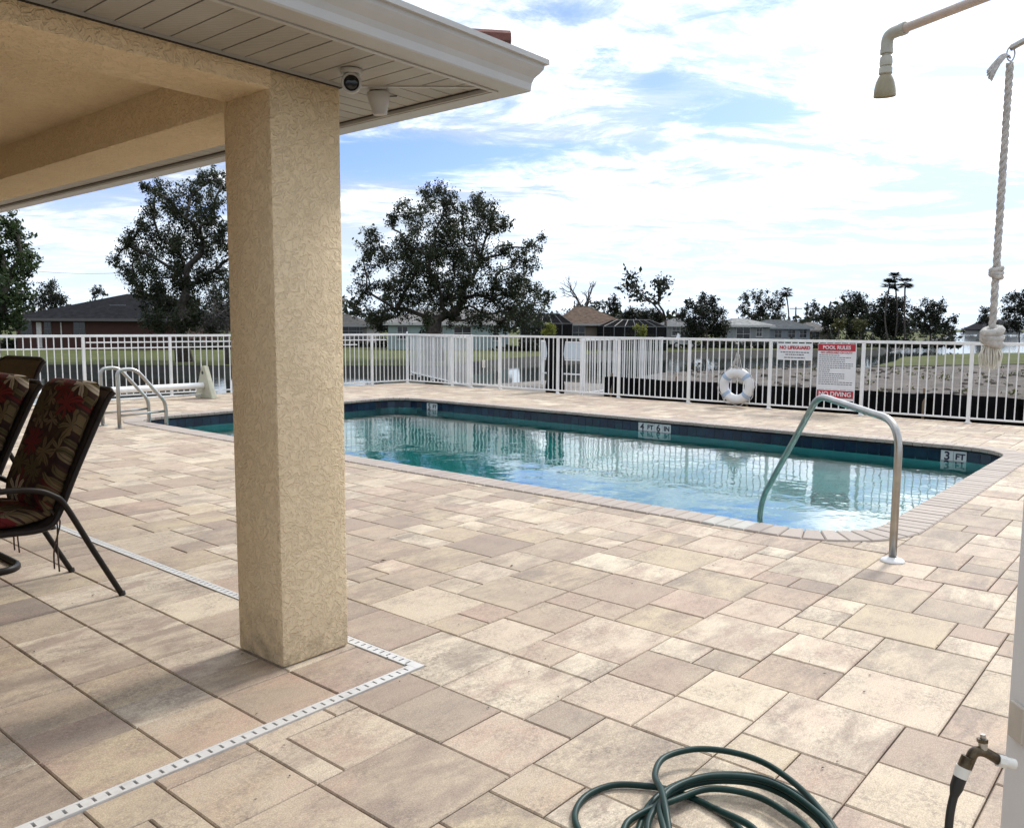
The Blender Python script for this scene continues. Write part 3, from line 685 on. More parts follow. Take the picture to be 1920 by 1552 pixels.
def mit(xv): return 3.008-(xv-2.40)*(3.008-EY)/(EX-2.40)      # mitre line y for x>2.40
xs = 2.81
while xs > XW-0.4:
    a, b = xs-BW+0.007, xs
    if b > 2.40:
        if a >= 2.40: poly = [(a, EY), (b, EY), (b, max(mit(b)-0.012, EY+0.001)), (a, mit(a)-0.012)]
        else: poly = [(a, EY), (b, EY), (b, mit(b)-0.012), (2.40, 2.99), (a, 3.006)]
    else: poly = [(a, EY), (b, EY), (b, 3.006), (a, 3.006)]
    board(poly); xs -= BW
ys = EY+0.02
while ys < YW+0.3:
    a, b = ys, ys+BW-0.007
    inv = lambda yv: 2.40+(3.008-yv)*(EX-2.40)/(3.008-EY)
    if a < 3.008:
        if b <= 3.008: poly = [(min(inv(a)+0.012, EX-0.001), a), (EX, a), (EX, b), (inv(b)+0.012, b)]
        else: poly = [(inv(a)+0.012, a), (EX, a), (EX, b), (2.397, b), (2.397, 3.02)]
    else: poly = [(2.397, a), (EX, a), (EX, b), (2.397, b)]
    board(poly); ys += BW
ml = np.array([EX-2.40, EY-3.008]); ml = ml/np.linalg.norm(ml); nl = np.array([-ml[1], ml[0]])*0.008
MB().prism([tuple(np.array([2.40, 3.008])-nl), tuple(np.array([EX, EY])-nl), tuple(np.array([EX, EY])+nl), tuple(np.array([2.40, 3.008])+nl)], SOF-0.006, SOF+0.012).build('mitre_strip', MT['trim'], sof)
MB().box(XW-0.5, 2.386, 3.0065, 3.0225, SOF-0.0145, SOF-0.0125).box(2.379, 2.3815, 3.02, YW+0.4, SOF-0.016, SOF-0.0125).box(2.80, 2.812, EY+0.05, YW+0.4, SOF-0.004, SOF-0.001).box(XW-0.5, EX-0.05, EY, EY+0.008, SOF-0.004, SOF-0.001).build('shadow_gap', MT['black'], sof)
MB().box(XW-0.5, EX, EY, 3.02, SOF+0.016, SOF+0.03).box(2.39, EX, 3.02, YW+0.4, SOF+0.016, SOF+0.03).build('backing_board', MT['black'], sof)
# fascia and K-style gutter round the corner
GP = [(XW-0.5, EY-0.012), (EX+0.012, EY-0.012), (EX+0.012, YW+0.4)]
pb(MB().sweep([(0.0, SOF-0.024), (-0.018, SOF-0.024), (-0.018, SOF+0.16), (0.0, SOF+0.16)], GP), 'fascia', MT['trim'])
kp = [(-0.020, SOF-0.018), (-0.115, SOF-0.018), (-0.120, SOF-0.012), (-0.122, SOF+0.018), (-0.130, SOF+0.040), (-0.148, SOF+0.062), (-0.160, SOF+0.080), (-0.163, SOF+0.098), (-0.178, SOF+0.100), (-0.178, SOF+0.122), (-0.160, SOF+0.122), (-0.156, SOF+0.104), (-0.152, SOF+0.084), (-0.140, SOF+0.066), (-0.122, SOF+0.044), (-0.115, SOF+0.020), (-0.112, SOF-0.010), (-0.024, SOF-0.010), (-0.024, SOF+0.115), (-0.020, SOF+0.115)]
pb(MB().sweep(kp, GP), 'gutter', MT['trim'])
# roof: hip over the pavilion, tiles along the eaves
roofm = plain('red_roof_tile', (0.16, 0.055, 0.038), 0.8, var=0.35, scale=7, bmp=0.4)
mxx, mxy = (XW-0.5+EX)/2, (EY+YW+0.4)/2; hz = 0.85
eb = [(XW-0.5, EY-0.05), (EX+0.05, EY-0.05), (EX+0.05, YW+0.45), (XW-0.5, YW+0.45)]
rg = [(mxx, EY+3.2), (mxx, YW-2.8)]
rf = pb(MB().add([(x, y, SOF+0.12) for x, y in eb]+[(x, y, SOF+0.12+hz) for x, y in rg], [(0, 1, 4), (1, 2, 5, 4), (2, 3, 5), (3, 0, 4, 5)]), 'roof', roofm)
tme = MB().add([(x_, y_, z_) for y_ in (0, 0.42) for (x_, z_) in ((-0.13, 0.0), (-0.09, 0.045), (-0.03, 0.055), (0.03, 0.03), (0.08, 0.0), (0.13, 0.008), (0.13, -0.012), (-0.13, -0.02))], [tuple(i for i in range(8)), tuple(i for i in range(15, 7, -1))]+[(i, (i+1) % 8, 8+(i+1) % 8, 8+i) for i in range(8)]).mesh('roof_tile', roofm)
sl = math.atan2(hz, 3.25)
for i in range(20): put('roof_tile', tme, rf, (EX-0.30-0.26*i, EY+0.10, SOF+0.115), (math.atan2(hz, 3.2), 0, 0))
for i in range(30): put('roof_tile', tme, rf, (EX+0.06, EY+0.25+0.26*i, SOF+0.115), (math.atan2(hz, mxx*-1+EX), 0, math.pi/2))
hip = MB(); a_h = np.array([EX+0.01, EY-0.11, SOF+0.155]); d_h = np.array([-0.62, 0.55, 0.03]); d_h /= np.linalg.norm(d_h)
for i in range(5):
    hip.tube([a_h+d_h*(0.35*i), a_h+d_h*(0.35*i+0.37)], [0.058, 0.045], 10)
hip.build('hip_tile', roofm, rf)

# ------------------------------------------------------------------ fences
FH = 1.285
pick_me = MB().box(-0.008, 0.008, -0.008, 0.008, 0.07, FH-0.02).mesh('picket', MT['white'])
post_me = MB().box(-0.026, 0.026, -0.026, 0.026, 0.0, FH-0.028, 0.003).mesh('post', MT['white'])
foot_me = MB().box(-0.045, 0.045, -0.045, 0.045, 0.0, 0.012, 0.003).mesh('foot_plate', MT['white'])
ball_me = MB().lathe([(0.001, 0), (0.018, 0.0), (0.012, 0.012), (0.022, 0.03), (0.014, 0.05), (0.001, 0.055)], n=10).mesh('finial', MT['white'], smooth=True)
def fence(label, p0, p1, posts, rails=(0.075, FH-0.02), sp=0.1272, zb=0.0, cat='fence', name='picket_fence', finial=(), group=None, pickets=True, extra=()):
    p0 = np.array(p0, float); p1 = np.array(p1, float); Ln = np.linalg.norm(p1-p0); a = math.atan2(p1[1]-p0[1], p1[0]-p0[0])
    f = empty(name, (p0[0], p0[1], zb), a); tag(f, label, cat, group)
    for s in posts:
        po = put('post', post_me, f, (s, 0, 0)); put('foot_plate', foot_me, po, (0, 0, 0))
        if s in finial: put('finial', ball_me, po, (0, 0, FH))
    for i, z in enumerate(rails):
        top = i == len(rails)-1
        MB().box(-0.02, Ln+0.02, -0.026 if top else -0.014, 0.026 if top else 0.014, z-(0.026 if top else 0.014), z+(0.022 if top else 0.014), 0.003).build('rail', MT['white'], f)
    for (s0, s1, z) in extra: MB().box(s0, s1, -0.0145, 0.0145, z-0.013, z+0.013, 0.003).build('rail', MT['white'], f)
    ps = sorted(list(posts)+[0, Ln])
    for u, v in zip(ps[:-1], ps[1:]):
        if v-u < 0.1: continue
        k = max(int(round((v-u)/sp)), 1)
        for i in range(1, k): put('picket', pick_me, f, (u+(v-u)*i/k, 0, 0))
    return f
FX = 14.75
# long run on the right, from gate post to beyond the frame
py = [12.89, 11.19, 9.58, 7.94, 6.28, 4.63, 2.97, 1.31, -0.35, -2.0]
fence('white picket fence carrying the signs and life ring across the pool', (FX, 12.89), (FX, -2.0), [12.89-y for y in py])
fence('short white picket fence between the corner post and the closed gate', (FX, 16.12), (FX, 13.84), [0.0, 1.64, 2.28], finial=(0.0,))
ex = (14.75-13.64, 14.75-8.58, 14.75-6.90)
lx = lambda x: (FX-x)*math.hypot(1, 0.077)
fence('white picket fence with double upper rails behind the pool ladder', (FX, 16.2-0.08), (1.5, ftop(1.5)), [lx(13.64), lx(11.95), lx(10.27), lx(8.58), lx(6.90), lx(5.22), lx(3.54)],
      extra=((lx(13.64)-0.45, lx(6.95), 1.135), (lx(13.2), lx(1.6), 1.02)))
# gate between its two posts
g = empty('pool_gate', (FX, 12.89, 0), math.pi/2); tag(g, 'closed white picket gate with a latch box between two posts', 'gate')
for z in (0.09, 1.26): MB().box(0.04, 0.91, -0.016, 0.016, z-0.018, z+0.018, 0.003).build('rail', MT['white'], g)
for s in (0.045, 0.905): MB().box(s-0.016, s+0.016, -0.0165, 0.0165, 0.06, 1.28, 0.003).build('stile', MT['white'], g)
for i in range(1, 7): put('picket', pick_me, g, (0.045+0.86*i/7, 0, -0.005))
lt = MB().box(0.52, 0.60, -0.045, -0.017, 0.50, 0.68, 0.006).build('latch_box', MT['plastic'], g); MB().box(0.545, 0.575, -0.06, -0.044, 0.56, 0.60, 0.004).build('latch_lever', MT['steel'], lt)
# fenced gangway outside: two side fences and a crossing panel
sA = np.array([15.0, 10.75]); eA = np.array([19.4, 11.25])
fence('white picket fence leading away beyond the pool fence, right of the gangway', sA, eA, [0.05, 1.7, 3.2, 4.38], zb=-0.06, name='gangway_fence', group='gangway fences')
fence('white picket fence leading away beyond the pool fence, left of the gangway', (15.0, 14.15), (18.0, 19.5), [0.05, 1.7, 3.4, 5.05, 6.1], zb=-0.06, name='gangway_fence', group='gangway fences')
gw = empty('gangway', (15, 12.4, -0.1)); tag(gw, 'pale gangway deck outside the gate reaching over the canal', 'gangway')
gm = plain('grey_deck_board', (0.16, 0.14, 0.12), 0.8, var=0.2)
for i in range(28): MB().box(0.0+i*0.155, 0.148+i*0.155, -1.55, 1.6+min(i*0.1, 1.2), -0.05, 0.0, 0.004).build('deck_board', gm, gw)
for x in (0.4, 2.2, 4.0):
    for y in (-1.3, 1.4): MB().tube([(x, y, -1.6), (x, y, -0.05)], 0.09, 10).build('pile', gm, gw)
pn = empty('gangway_screen', (18.0, 14.2, -0.30), R_(-88)); tag(pn, 'pale blue white panel screen with two rails behind the gate', 'screen')
MB().box(0, 1.35, -0.01, 0.01, 0.93, 1.36, 0.004).build('panel', plain('pale_panel', (0.62, 0.68, 0.72), 0.5, var=0.05), pn)
for z in (0.16, 0.52, 0.90, 1.375): MB().box(-0.03, 1.38, -0.02, 0.02, z-0.018, z+0.018, 0.003).build('rail', MT['white'], pn)
for s in (0, 1.35): MB().box(s-0.03, s+0.03, -0.03, 0.03, 0, 1.42, 0.003).build('post', MT['white'], pn)
# black silt barrier beyond the fence
sm = plain('black_silt_fabric', (0.005, 0.005, 0.0055), 1.0, var=0.4, scale=3, spec=0.05)
sb = empty('silt_barrier', (15.35, 9.0, GZ)); tag(sb, 'low black fabric silt barrier on stakes behind the pool fence', 'barrier')
m = MB(); nS = 70; ys_ = np.linspace(1.35, -12.0, nS); top = [1.09+0.012*math.sin(i*0.55)+0.008*math.sin(i*1.3) for i in range(nS)]
vs = []
for i in range(nS):
    w_ = 0.04*math.sin(i*0.8)+0.03*math.sin(i*1.9)
    vs += [(w_*0.5-0.02, ys_[i], 0.0), (w_, ys_[i], 0.55), (w_*0.4, ys_[i], top[i]), (w_*0.4+0.006, ys_[i], top[i]), (w_+0.006, ys_[i], 0.55), (w_*0.5-0.014, ys_[i], 0.0)]
fs = []
for i in range(nS-1):
    for k in range(6): l = (k+1) % 6; fs.append((i*6+k, i*6+l, (i+1)*6+l, (i+1)*6+k))
m.add(vs, fs).build('fabric', sm, sb, smooth=True)
stk = MB().box(0.03, 0.07, -0.02, 0.02, 0, 1.18).mesh('stake', plain('wood_stake', (0.20, 0.14, 0.09), 0.9, var=0.3))
for i in range(9): put('stake', stk, sb, (0, 1.2-i*1.6, 0), (random.uniform(-.03, .03), 0, 0))
rl = MB()
for i in range(9):
    pass
prof = []
for i in range(14): prof.append((0.21+0.02*math.sin(i*1.7), -0.65+1.9*i/13))
rr_ = rl.lathe(prof, (0, 0, 0), 18).build('silt_fabric_roll', sm, loc=(15.35, 11.72, 0.05)); tag(rr_, 'black roll of silt fabric standing upright behind the fence by the gate', 'fabric roll')

# ------------------------------------------------------------------ signs on the fence
def sign_base(name, label, y0, y1, z0, z1, cat='sign'):
    s = empty(name, (FX-0.034, (y0+y1)/2, z0), -math.pi/2); tag(s, label, cat)
    w_ = abs(y0-y1); h = z1-z0
    MB().box(-w_/2, w_/2, -0.004, 0.004, 0, h, 0.0015).build('board', MT['signwhite'], s)
    return s, w_, h
def lay(s, txt, size, mat, x, z, bold=0.003): return put('lettering', text_mesh(txt, size, mat, bold=bold), s, (x, -0.0065, z), (math.pi/2, 0, 0))
def dashes(s, z, x0, x1, hgt, mat=MT['ink']):
    m = MB(); x = x0
    while x < x1-0.01:
        w_ = min(random.uniform(0.018, 0.055), x1-x); m.box(x, x+w_, -0.0056, -0.0045, z-hgt/2, z+hgt/2); x += w_+0.010
    m.build('print_line', mat, s)
s, w_, h = sign_base('lifeguard_sign', 'small white sign on the fence reading NO LIFEGUARD in red', 6.13, 5.505, 0.915, 1.215)
MB().box(-w_/2+0.02, w_/2-0.02, -0.0052, -0.0045, h*0.56, h-0.02).build('red_band', MT['signwhite'], s)
lay(s, 'NO LIFEGUARD', 0.080, MT['red'], 0, h*0.74, 0.004)
for z, a, b in ((0.47, -0.26, 0.26), (0.33, -0.17, 0.17), (0.15, -0.19, 0.19)): dashes(s, h*z, a, b, 0.016)
s, w_, h = sign_base('pool_rules_sign', 'tall white sign headed POOL RULES on a red band', 5.40, 4.745, 0.425, 1.225)
MB().box(-w_/2+0.005, w_/2-0.005, -0.0055, -0.0045, h-0.13, h-0.008).build('red_band', MT['red'], s)
lay(s, 'POOL RULES', 0.085, MT['signwhite'], 0, h-0.07, 0.002)
lay(s, 'NO LIFEGUARD ON DUTY', 0.046, MT['red'], 0, h-0.16, 0.001)
for i in range(15):
    dashes(s, h-0.205-i*0.036, -w_/2+0.03, random.choice((0.05, 0.15, 0.25, 0.29, 0.29, -0.1)), 0.011)
s, w_, h = sign_base('no_diving_sign', 'red sign reading NO DIVING under the pool rules board', 5.40, 4.745, 0.235, 0.42)
MB().box(-w_/2+0.012, w_/2-0.012, -0.0055, -0.0045, 0.04, h-0.012).build('red_band', MT['red'], s)
lay(s, 'NO DIVING', 0.108, MT['signwhite'], 0, h*0.57, 0.002)

# ------------------------------------------------------------------ life ring with its rope
lr = empty('life_ring', (FX-0.10, 6.88, 0.40), -math.pi/2); tag(lr, 'white life ring with pale blue bands hung on the fence', 'life ring')
ringm = plain('ring_foam', (0.70, 0.70, 0.70), 0.5, var=0.05, dirt=((0.5, 0.47, 0.42), 5, 0.4)); bandm = plain('ring_band', (0.34, 0.43, 0.56), 0.6, var=0.08)
ring = [(0.255*math.cos(2*math.pi*i/48), 0, 0.255*math.sin(2*math.pi*i/48)) for i in range(48)]
MB().tube(ring, 0.088, 14, closed=True).build('ring', ringm, lr, smooth=True)
for a in (40, 140, 220, 320):
    MB().tube([(0.255*math.cos(R_(a+d)), 0, 0.255*math.sin(R_(a+d))) for d in (-7, -2, 3, 8)], 0.0915, 14).build('band', bandm, lr, smooth=50)
ropem = plain('white_rope', (0.52, 0.50, 0.47), 0.9, var=0.2, scale=60, bmp=0.5, bscale=150)
gr_ = []
for i in range(49):
    a = 2*math.pi*i/48; k = 0.365+0.02*math.sin(8*a); gr_.append((k*math.cos(a), -0.02, k*math.sin(a)))
MB().tube(gr_, 0.008, 6).build('grab_line', ropem, lr, smooth=True)
hr = MB()
for q in range(5):
    x0 = random.uniform(-0.06, 0.08); hr.tube(crom([(x0-0.05, -0.03, 0.25), (x0+random.uniform(-.06, .06), -0.06, 0.38), (0.02+random.uniform(-.05, .05), -0.02, 0.60+random.uniform(-.05, .05)), (x0+random.uniform(-.07, .07), -0.04, 0.42), (x0+0.15*random.random(), -0.05, 0.24)], 6), 0.007, 6)
hr.build('hanging_rope', ropem, lr, smooth=True)

# ------------------------------------------------------------------ pool handrail
hb = np.array([5.59, 1.51]); hd = np.array([0.685, 0.728]); hd /= np.linalg.norm(hd)
hp = lambda s, z: (hd[0]*s, hd[1]*s, z)
hr_ = empty('pool_handrail', (hb[0], hb[1], 0)); tag(hr_, 'stainless steel handrail arching from the deck into the pool corner', 'handrail')
path = bend([hp(0.0, -0.02), hp(0.0, 0.905), hp(1.095, 0.985), hp(2.10, -0.06), hp(2.08, -0.75)], [0, 0.20, 0.13, 0.20, 0], 9)
MB().tube(path, 0.0245, 16).build('tube', MT['steel'], hr_, smooth=True)
flm = plain('white_flange', (0.72, 0.71, 0.69), 0.35, var=0.05)
MB().lathe([(0.074, 0.002), (0.074, 0.006), (0.066, 0.016), (0.04, 0.022), (0.027, 0.03), (0.026, 0.03)], n=28).build('flange', flm, hr_, smooth=40)
# ------------------------------------------------------------------ pool ladder
ld = empty('pool_ladder', (5.38, 12.25, 0)); tag(ld, 'stainless steel pool ladder at the far left end of the pool', 'ladder')
for y in (-0.27, 0.27):
    p = bend([(0, y, 0), (0, y, 0.66), (0.0, y, 0.84), (0.26, y, 0.86), (0.68, y, 0.36), (0.70, y, 0.25), (0.70, y, -1.1)], [0, 0.1, 0.16, 0.2, 0.10, 0.05, 0], 7)
    r = MB().tube(p, 0.0265, 12).build('rail', MT['steel'], ld, smooth=True)
    MB().tube([(0, y, 0.185), (0.70, y, 0.205)], 0.018, 10).build('brace', MT['steel'], ld, smooth=True)
    MB().lathe([(0.06, 0.001), (0.06, 0.008), (0.03, 0.02), (0.025, 0.02)], (0, y, 0), 20).build('flange', MT['steel'], ld, smooth=40)
for z in (-0.35, -0.62, -0.9): MB().box(0.66, 0.76, -0.26, 0.26, z-0.02, z+0.02, 0.006).build('tread', MT['steel'], ld)
# ------------------------------------------------------------------ pool cover reel
rv = empty('cover_reel', (8.85, 15.75, 0), math.pi); tag(rv, 'white pool cover reel on triangular end stands by the left fence', 'reel')
rm = plain('mildewed_white_plastic', (0.44, 0.43, 0.33), 0.6, var=0.1, scale=4, dirt=((0.28, 0.29, 0.15), 3, 0.7))
for x in (0.0, 4.6):
    st = MB(); 
    for (a, b) in (((-0.30, 0.0), (0.0, 0.62)), ((0.30, 0.0), (0.0, 0.62))):
        pass
    tri = [(-0.36, 0.0), (0.36, 0.0), (0.045, 0.66), (-0.045, 0.66)]
    st.add([(x-0.055, a, b) for a, b in tri]+[(x+0.055, a*0.93, b) for a, b in tri], [(0, 1, 2, 3), (7, 6, 5, 4)]+[(i, 4+i, 4+(i+1) % 4, (i+1) % 4) for i in range(4)])
    e = st.build('end_stand', rm, rv)
    bmx = bmesh.new(); bmx.from_mesh(e.data); bmesh.ops.bevel(bmx, geom=list(bmx.edges), offset=0.012, segments=2, affect='EDGES'); bmx.to_mesh(e.data); bmx.free()
    MB().tube([(x+(-0.08 if x == 0 else 0.08), 0, 0.52), (x+(0.06 if x == 0 else -0.06), 0, 0.52)], 0.035, 12).build('hub_knob', MT['black'], e, smooth=40)
MB().tube([(0.04, 0, 0.26), (4.56, 0, 0.26)], 0.062, 18).build('roller', MT['white'], rv, smooth=40)
MB().tube([(0.04, -0.1, 0.07), (4.56, -0.1, 0.07)], 0.02, 8).build('tie_bar', MT['white'], rv, smooth=40)
# ------------------------------------------------------------------ security camera and floodlight under the soffit
sc = empty('security_camera', (2.265, 2.80, SOF-0.004)); sc.scale = (0.9, 0.9, 0.9); tag(sc, 'round white security camera with a black lens under the soffit', 'camera')
MB().lathe([(0.001, 0.0), (0.052, 0.0), (0.052, -0.012), (0.046, -0.02), (0.001, -0.021)][::-1], n=24).build('base', MT['trim'], sc, smooth=40)
cd = -np.array([2.265, 2.80, SOF-0.05-1.5]); cd[2] *= 0.7; cd /= np.linalg.norm(cd); cc = np.array([0, 0, -0.058])
bd = MB().lathe([(0.001, -0.05), (0.025, -0.047), (0.042, -0.03), (0.046, -0.005), (0.046, 0.03), (0.043, 0.036), (0.036, 0.036), (0.035, 0.03), (0.001, 0.03)], cc, 28, axis=cd).build('body', MT['trim'], sc, smooth=40)
MB().lathe([(0.001, 0.028), (0.034, 0.028), (0.034, 0.031), (0.020, 0.034), (0.001, 0.036)], cc, 28, axis=cd).build('lens', plain('black_glass', (0.006, 0.006, 0.007), 0.1, var=0), bd, smooth=True)
MB().tube([(0, 0, -0.01), (0, 0, -0.04)], 0.02, 14).build('neck', MT['trim'], sc, smooth=True)
fl = empty('floodlight', (2.52, 2.93, SOF-0.004)); fl.scale = (0.78, 0.78, 0.78); tag(fl, 'white cone shaped floodlight under the soffit corner, unlit', 'light')
MB().lathe([(0.001, -0.012), (0.05, -0.012), (0.055, 0.0), (0.001, 0.0)], n=24).build('base', MT['trim'], fl, smooth=40)
ax = np.array([0.16, 0.05, -1.0])
MB().lathe([(0.001, -0.01), (0.062, -0.008), (0.066, 0.0), (0.058, 0.045), (0.045, 0.085), (0.040, 0.115), (0.034, 0.12), (0.001, 0.105)], (0, 0, -0.02), 28, axis=ax).build('shade', MT['trim'], fl, smooth=40)
MB().tube(crom([(-0.02, 0.03, 0.0), (0.03, 0.045, -0.03), (0.10, 0.05, -0.01), (0.16, 0.02, 0.0)], 6), 0.004, 6).build('cable', MT['black'], fl, smooth=True)

# ------------------------------------------------------------------ outdoor shower post, arm and head
pc = CAMP + ray(1903, 1300)*2.2; pc = pc - np.array([0, 0, pc[2]])
half = 0.052; ctr = np.array([pc[0], pc[1]]) + rt[:2]*(half+0.030) + fw[:2]*0.02
shw = empty('shower_post', (ctr[0], ctr[1], 0), YAW); tag(shw, 'grey white square shower post at the right edge of the deck', 'post')
shm_ = plain('beige_box', (0.50, 0.45, 0.38), 0.6, var=0.1)
pm = plain('painted_post', (0.66, 0.66, 0.66), 0.55, var=0.05, dirt=((0.4, 0.36, 0.3), 6, 0.3))
MB().box(-half, half, -half, half, 0, 2.62, 0.004).build('post_body', pm, shw)
MB().box(-half-0.012, half+0.012, -half-0.012, half+0.012, 2.62, 2.65, 0.004).build('cap', pm, shw)
MB().box(-half*0.6, half*0.6, half-0.002, half+0.012, 0.40, 0.50, 0.004).build('outlet_box', shm_, shw)
def rel(P): 
    q = np.array(P, float)-np.array([ctr[0], ctr[1], 0]); c, s_ = math.cos(-YAW), math.sin(-YAW); return (q[0]*c-q[1]*s_, q[0]*s_+q[1]*c, q[2])
hz_ = 2.40
tE = (hz_-1.5)/ray(1665, 66)[2]; E_ = CAMP+ray(1664, 66)*tE                     # elbow
arm_end = np.array([ctr[0]-fw[0]*half, ctr[1]-fw[1]*half, hz_])
dA = arm_end-E_; dA[2] = 0; uA = dA/np.linalg.norm(dA)
sh = empty('shower_head_arm', (E_[0], E_[1], hz_)); tag(sh, 'beige shower pipe with an elbow and a bell shaped shower head', 'shower')
shm = plain('beige_pipe', (0.50, 0.42, 0.36), 0.5, var=0.1, scale=12); grm = plain('grey_green_pipe', (0.42, 0.42, 0.36), 0.5, var=0.12, scale=20); hdm = plain('olive_shower_head', (0.31, 0.275, 0.18), 0.45, var=0.12, scale=20)
MB().tube([uA*0.045, dA], 0.0135, 14).build('pipe', shm, sh, smooth=40)
MB().tube(bend([uA*0.062, uA*0.0, (0, 0, -0.052)], 0.03, 6), 0.0178, 16).tube([uA*0.05, uA*0.066], 0.0192, 16).tube([(0, 0, -0.042), (0, 0, -0.056)], 0.0192, 16).build('elbow', grm, sh, smooth=40)
MB().lathe([(0.001, -0.050), (0.013, -0.050), (0.013, -0.062), (0.018, -0.066), (0.0195, -0.082), (0.018, -0.092), (0.0145, -0.094), (0.019, -0.098), (0.020, -0.115), (0.017, -0.118), (0.001, -0.118)][::-1], n=20).build('coupling', grm, sh, smooth=40)
tl = np.array([0.10, 0.02, -1.0])
MB().lathe([(0.001, 0.0), (0.015, 0.0), (0.022, 0.012), (0.027, 0.025), (0.031, 0.045), (0.033, 0.065), (0.032, 0.068), (0.029, 0.063), (0.001, 0.061)], (0, 0, -0.116), 24, axis=tl).build('head', hdm, sh, smooth=40)
# pull lever and knotted rope
tL = 2.27; lv0 = CAMP+ray(1896, 90)*tL; lv1 = np.array([ctr[0]-fw[0]*half*0.2, ctr[1]-fw[1]*half*0.2, lv0[2]+0.03])
lv = empty('pull_lever', lv0); tag(lv, 'grey metal lever arm holding the pull rope', 'lever')
MB().tube([(0, 0, 0), tuple(lv1-lv0)], 0.006, 8, sq=(1.0, 1.6)).build('arm', MT['steel'], lv)
MB().tube([(0.011*math.cos(a)*rt[0], 0.011*math.cos(a)*rt[1], -0.016+0.019*math.sin(a)) for a in np.linspace(0, 2*math.pi, 17)[:-1]], 0.0022, 6, closed=True).build('ring', MT['steel'], lv, smooth=True)
rp = empty('pull_rope', lv0-np.array([0, 0, 0.04])); tag(rp, 'knotted white pull rope with a frayed end hanging from the lever', 'rope')
z_end = (CAMP+ray(1864, 655)*tL)[2]-lv0[2]+0.04
def twist(z0, z1, r=0.0055, R=0.0050, ph=0):
    out_ = []; k = int(abs(z1-z0)/0.006)
    for i in range(k+1):
        z = z0+(z1-z0)*i/k; a = z*95+ph; out_.append((R*math.cos(a)+0.004*math.sin(z*3), R*math.sin(a), z))
    return out_
m = MB()
for ph in (0, 2.094, 4.189): m.tube(twist(0.0, z_end, ph=ph), 0.0055, 7)
m.build('strand', ropem, rp, smooth=True)
def knot(zc, r, name):
    m = MB()
    for q in range(3):
        pts = [(r*math.cos(a)*(1+0.15*math.sin(2*a+q)), r*math.sin(a), zc+(q-1)*r*0.75+0.35*r*math.sin(a+q)) for a in np.linspace(0, 2*math.pi, 15)[:-1]]
        m.tube(pts, r*0.62, 8, closed=True)
    m.sphere((0, 0, zc), r*0.9, 10, 8); m.build(name, ropem, rp, smooth=True)
knot((CAMP+ray(1872, 508)*tL)[2]-lv0[2]+0.04, 0.0125, 'knot'); knot((CAMP+ray(1864, 632)*tL)[2]-lv0[2]+0.04, 0.020, 'knot')
m = MB(); zt = (CAMP+ray(1864, 645)*tL)[2]-lv0[2]+0.04
for i in range(150):
    a = random.uniform(0, 2*math.pi); r0 = random.uniform(0, 0.017); r1 = r0*random.uniform(0.8, 1.5)+0.004; ln = random.uniform(0.045, 0.075)
    m.tube([(r0*math.cos(a), r0*math.sin(a), zt), (r1*1.15*math.cos(a+.2), r1*1.15*math.sin(a+.2), zt-ln*0.5), (r1*math.cos(a+.4)+random.uniform(-.006, .006), r1*math.sin(a+.4), zt-ln)], [0.0021, 0.0017, 0.0008], 4)
tag(m.build('frayed_end', plain('frayed_rope', (0.70, 0.68, 0.60), 0.95, var=0.1, scale=80), rp), kind='stuff')
m = MB()
for i in range(70):
    u = random.uniform(-1, 1); m.tube(crom([(0, 0, 0.012), tuple(-rt*0.012+np.array([0, 0, 0.022+0.004*u])+fw*u*0.008), tuple(-rt*0.032+np.array([0, 0, 0.004+0.008*u])+fw*u*0.010), tuple(-rt*(0.05+0.008*random.random())+np.array([0, 0, -0.03+0.012*u+random.uniform(-.012, .006)])+fw*u*0.010)], 3), 0.0022, 4)
tag(m.build('frayed_end', ropem, rp), kind='stuff')

# ------------------------------------------------------------------ hose bib on the post
tS = 2.13; SP = lambda x, y: CAMP + ray(x, y)*tS/ (ray(x, y)@AF)
b0 = SP(1843, 1415); sg = empty('hose_bib', b0); tag(sg, 'dark brass hose bib with white fittings on the shower post', 'tap')
q = lambda x, y, dz=0.0: SP(x, y)-b0+np.array([0, 0, dz])
MB().tube(bend([q(1872, 1424), q(1846, 1408), q(1826, 1407), q(1812, 1440)], 0.02, 6), [0.0135]*1+[0.0125]*6+[0.012]*6+[0.0145]*2 if False else 0.0128, 14).build('body', MT['brass'], sg, smooth=True)
MB().tube([q(1843, 1408), q(1843, 1388)], 0.011, 12).tube([q(1843, 1390), q(1843, 1376)], 0.0065, 10).build('stem', MT['steel'], sg, smooth=40)
MB().tube([q(1842, 1391), q(1842, 1384)], 0.0135, 6).build('packing_nut', MT['brass'], sg)
MB().tube([q(1902, 1432), q(1870, 1424)], 0.0135, 14).tube([q(1884, 1428), q(1870, 1424)], 0.0165, 8).build('pipe_fitting', MT['plastic'], sg, smooth=40)
MB().tube([q(1815, 1418), q(1806, 1441)], [0.0155, 0.0165], 12).build('spout', MT['brass'], sg, smooth=40)
MB().tube([q(1807, 1437), q(1800, 1456)], [0.0185, 0.0175], 10).build('coupling', MT['plastic'], sg, smooth=40)
# ------------------------------------------------------------------ garden hose
def hose_mat():
    m, t, b = newmat('green_hose'); p = pos(t)
    c = ramp(t, noise(t, p, 9, 5, 0.6), [(0.3, (0.005, 0.021, 0.017)), (0.7, (0.010, 0.038, 0.031))])
    L(t, c, b.inputs['Base Color']); b.inputs['Roughness'].default_value = 0.42; b.inputs['Specular IOR Level'].default_value = 0.22; bump(t, b, noise(t, p, 40, 3, 0.5), 0.08, 0.004); return m
hm = hose_mat(); HRD = 0.0104
hs = empty('garden_hose', (2.2, 1.05, 0)); tag(hs, 'dark green garden hose lying in loose coils on the pavers', 'hose')
hpth = []
def G(x, y, z=0.012): hpth.append(ongr(x, y, z))
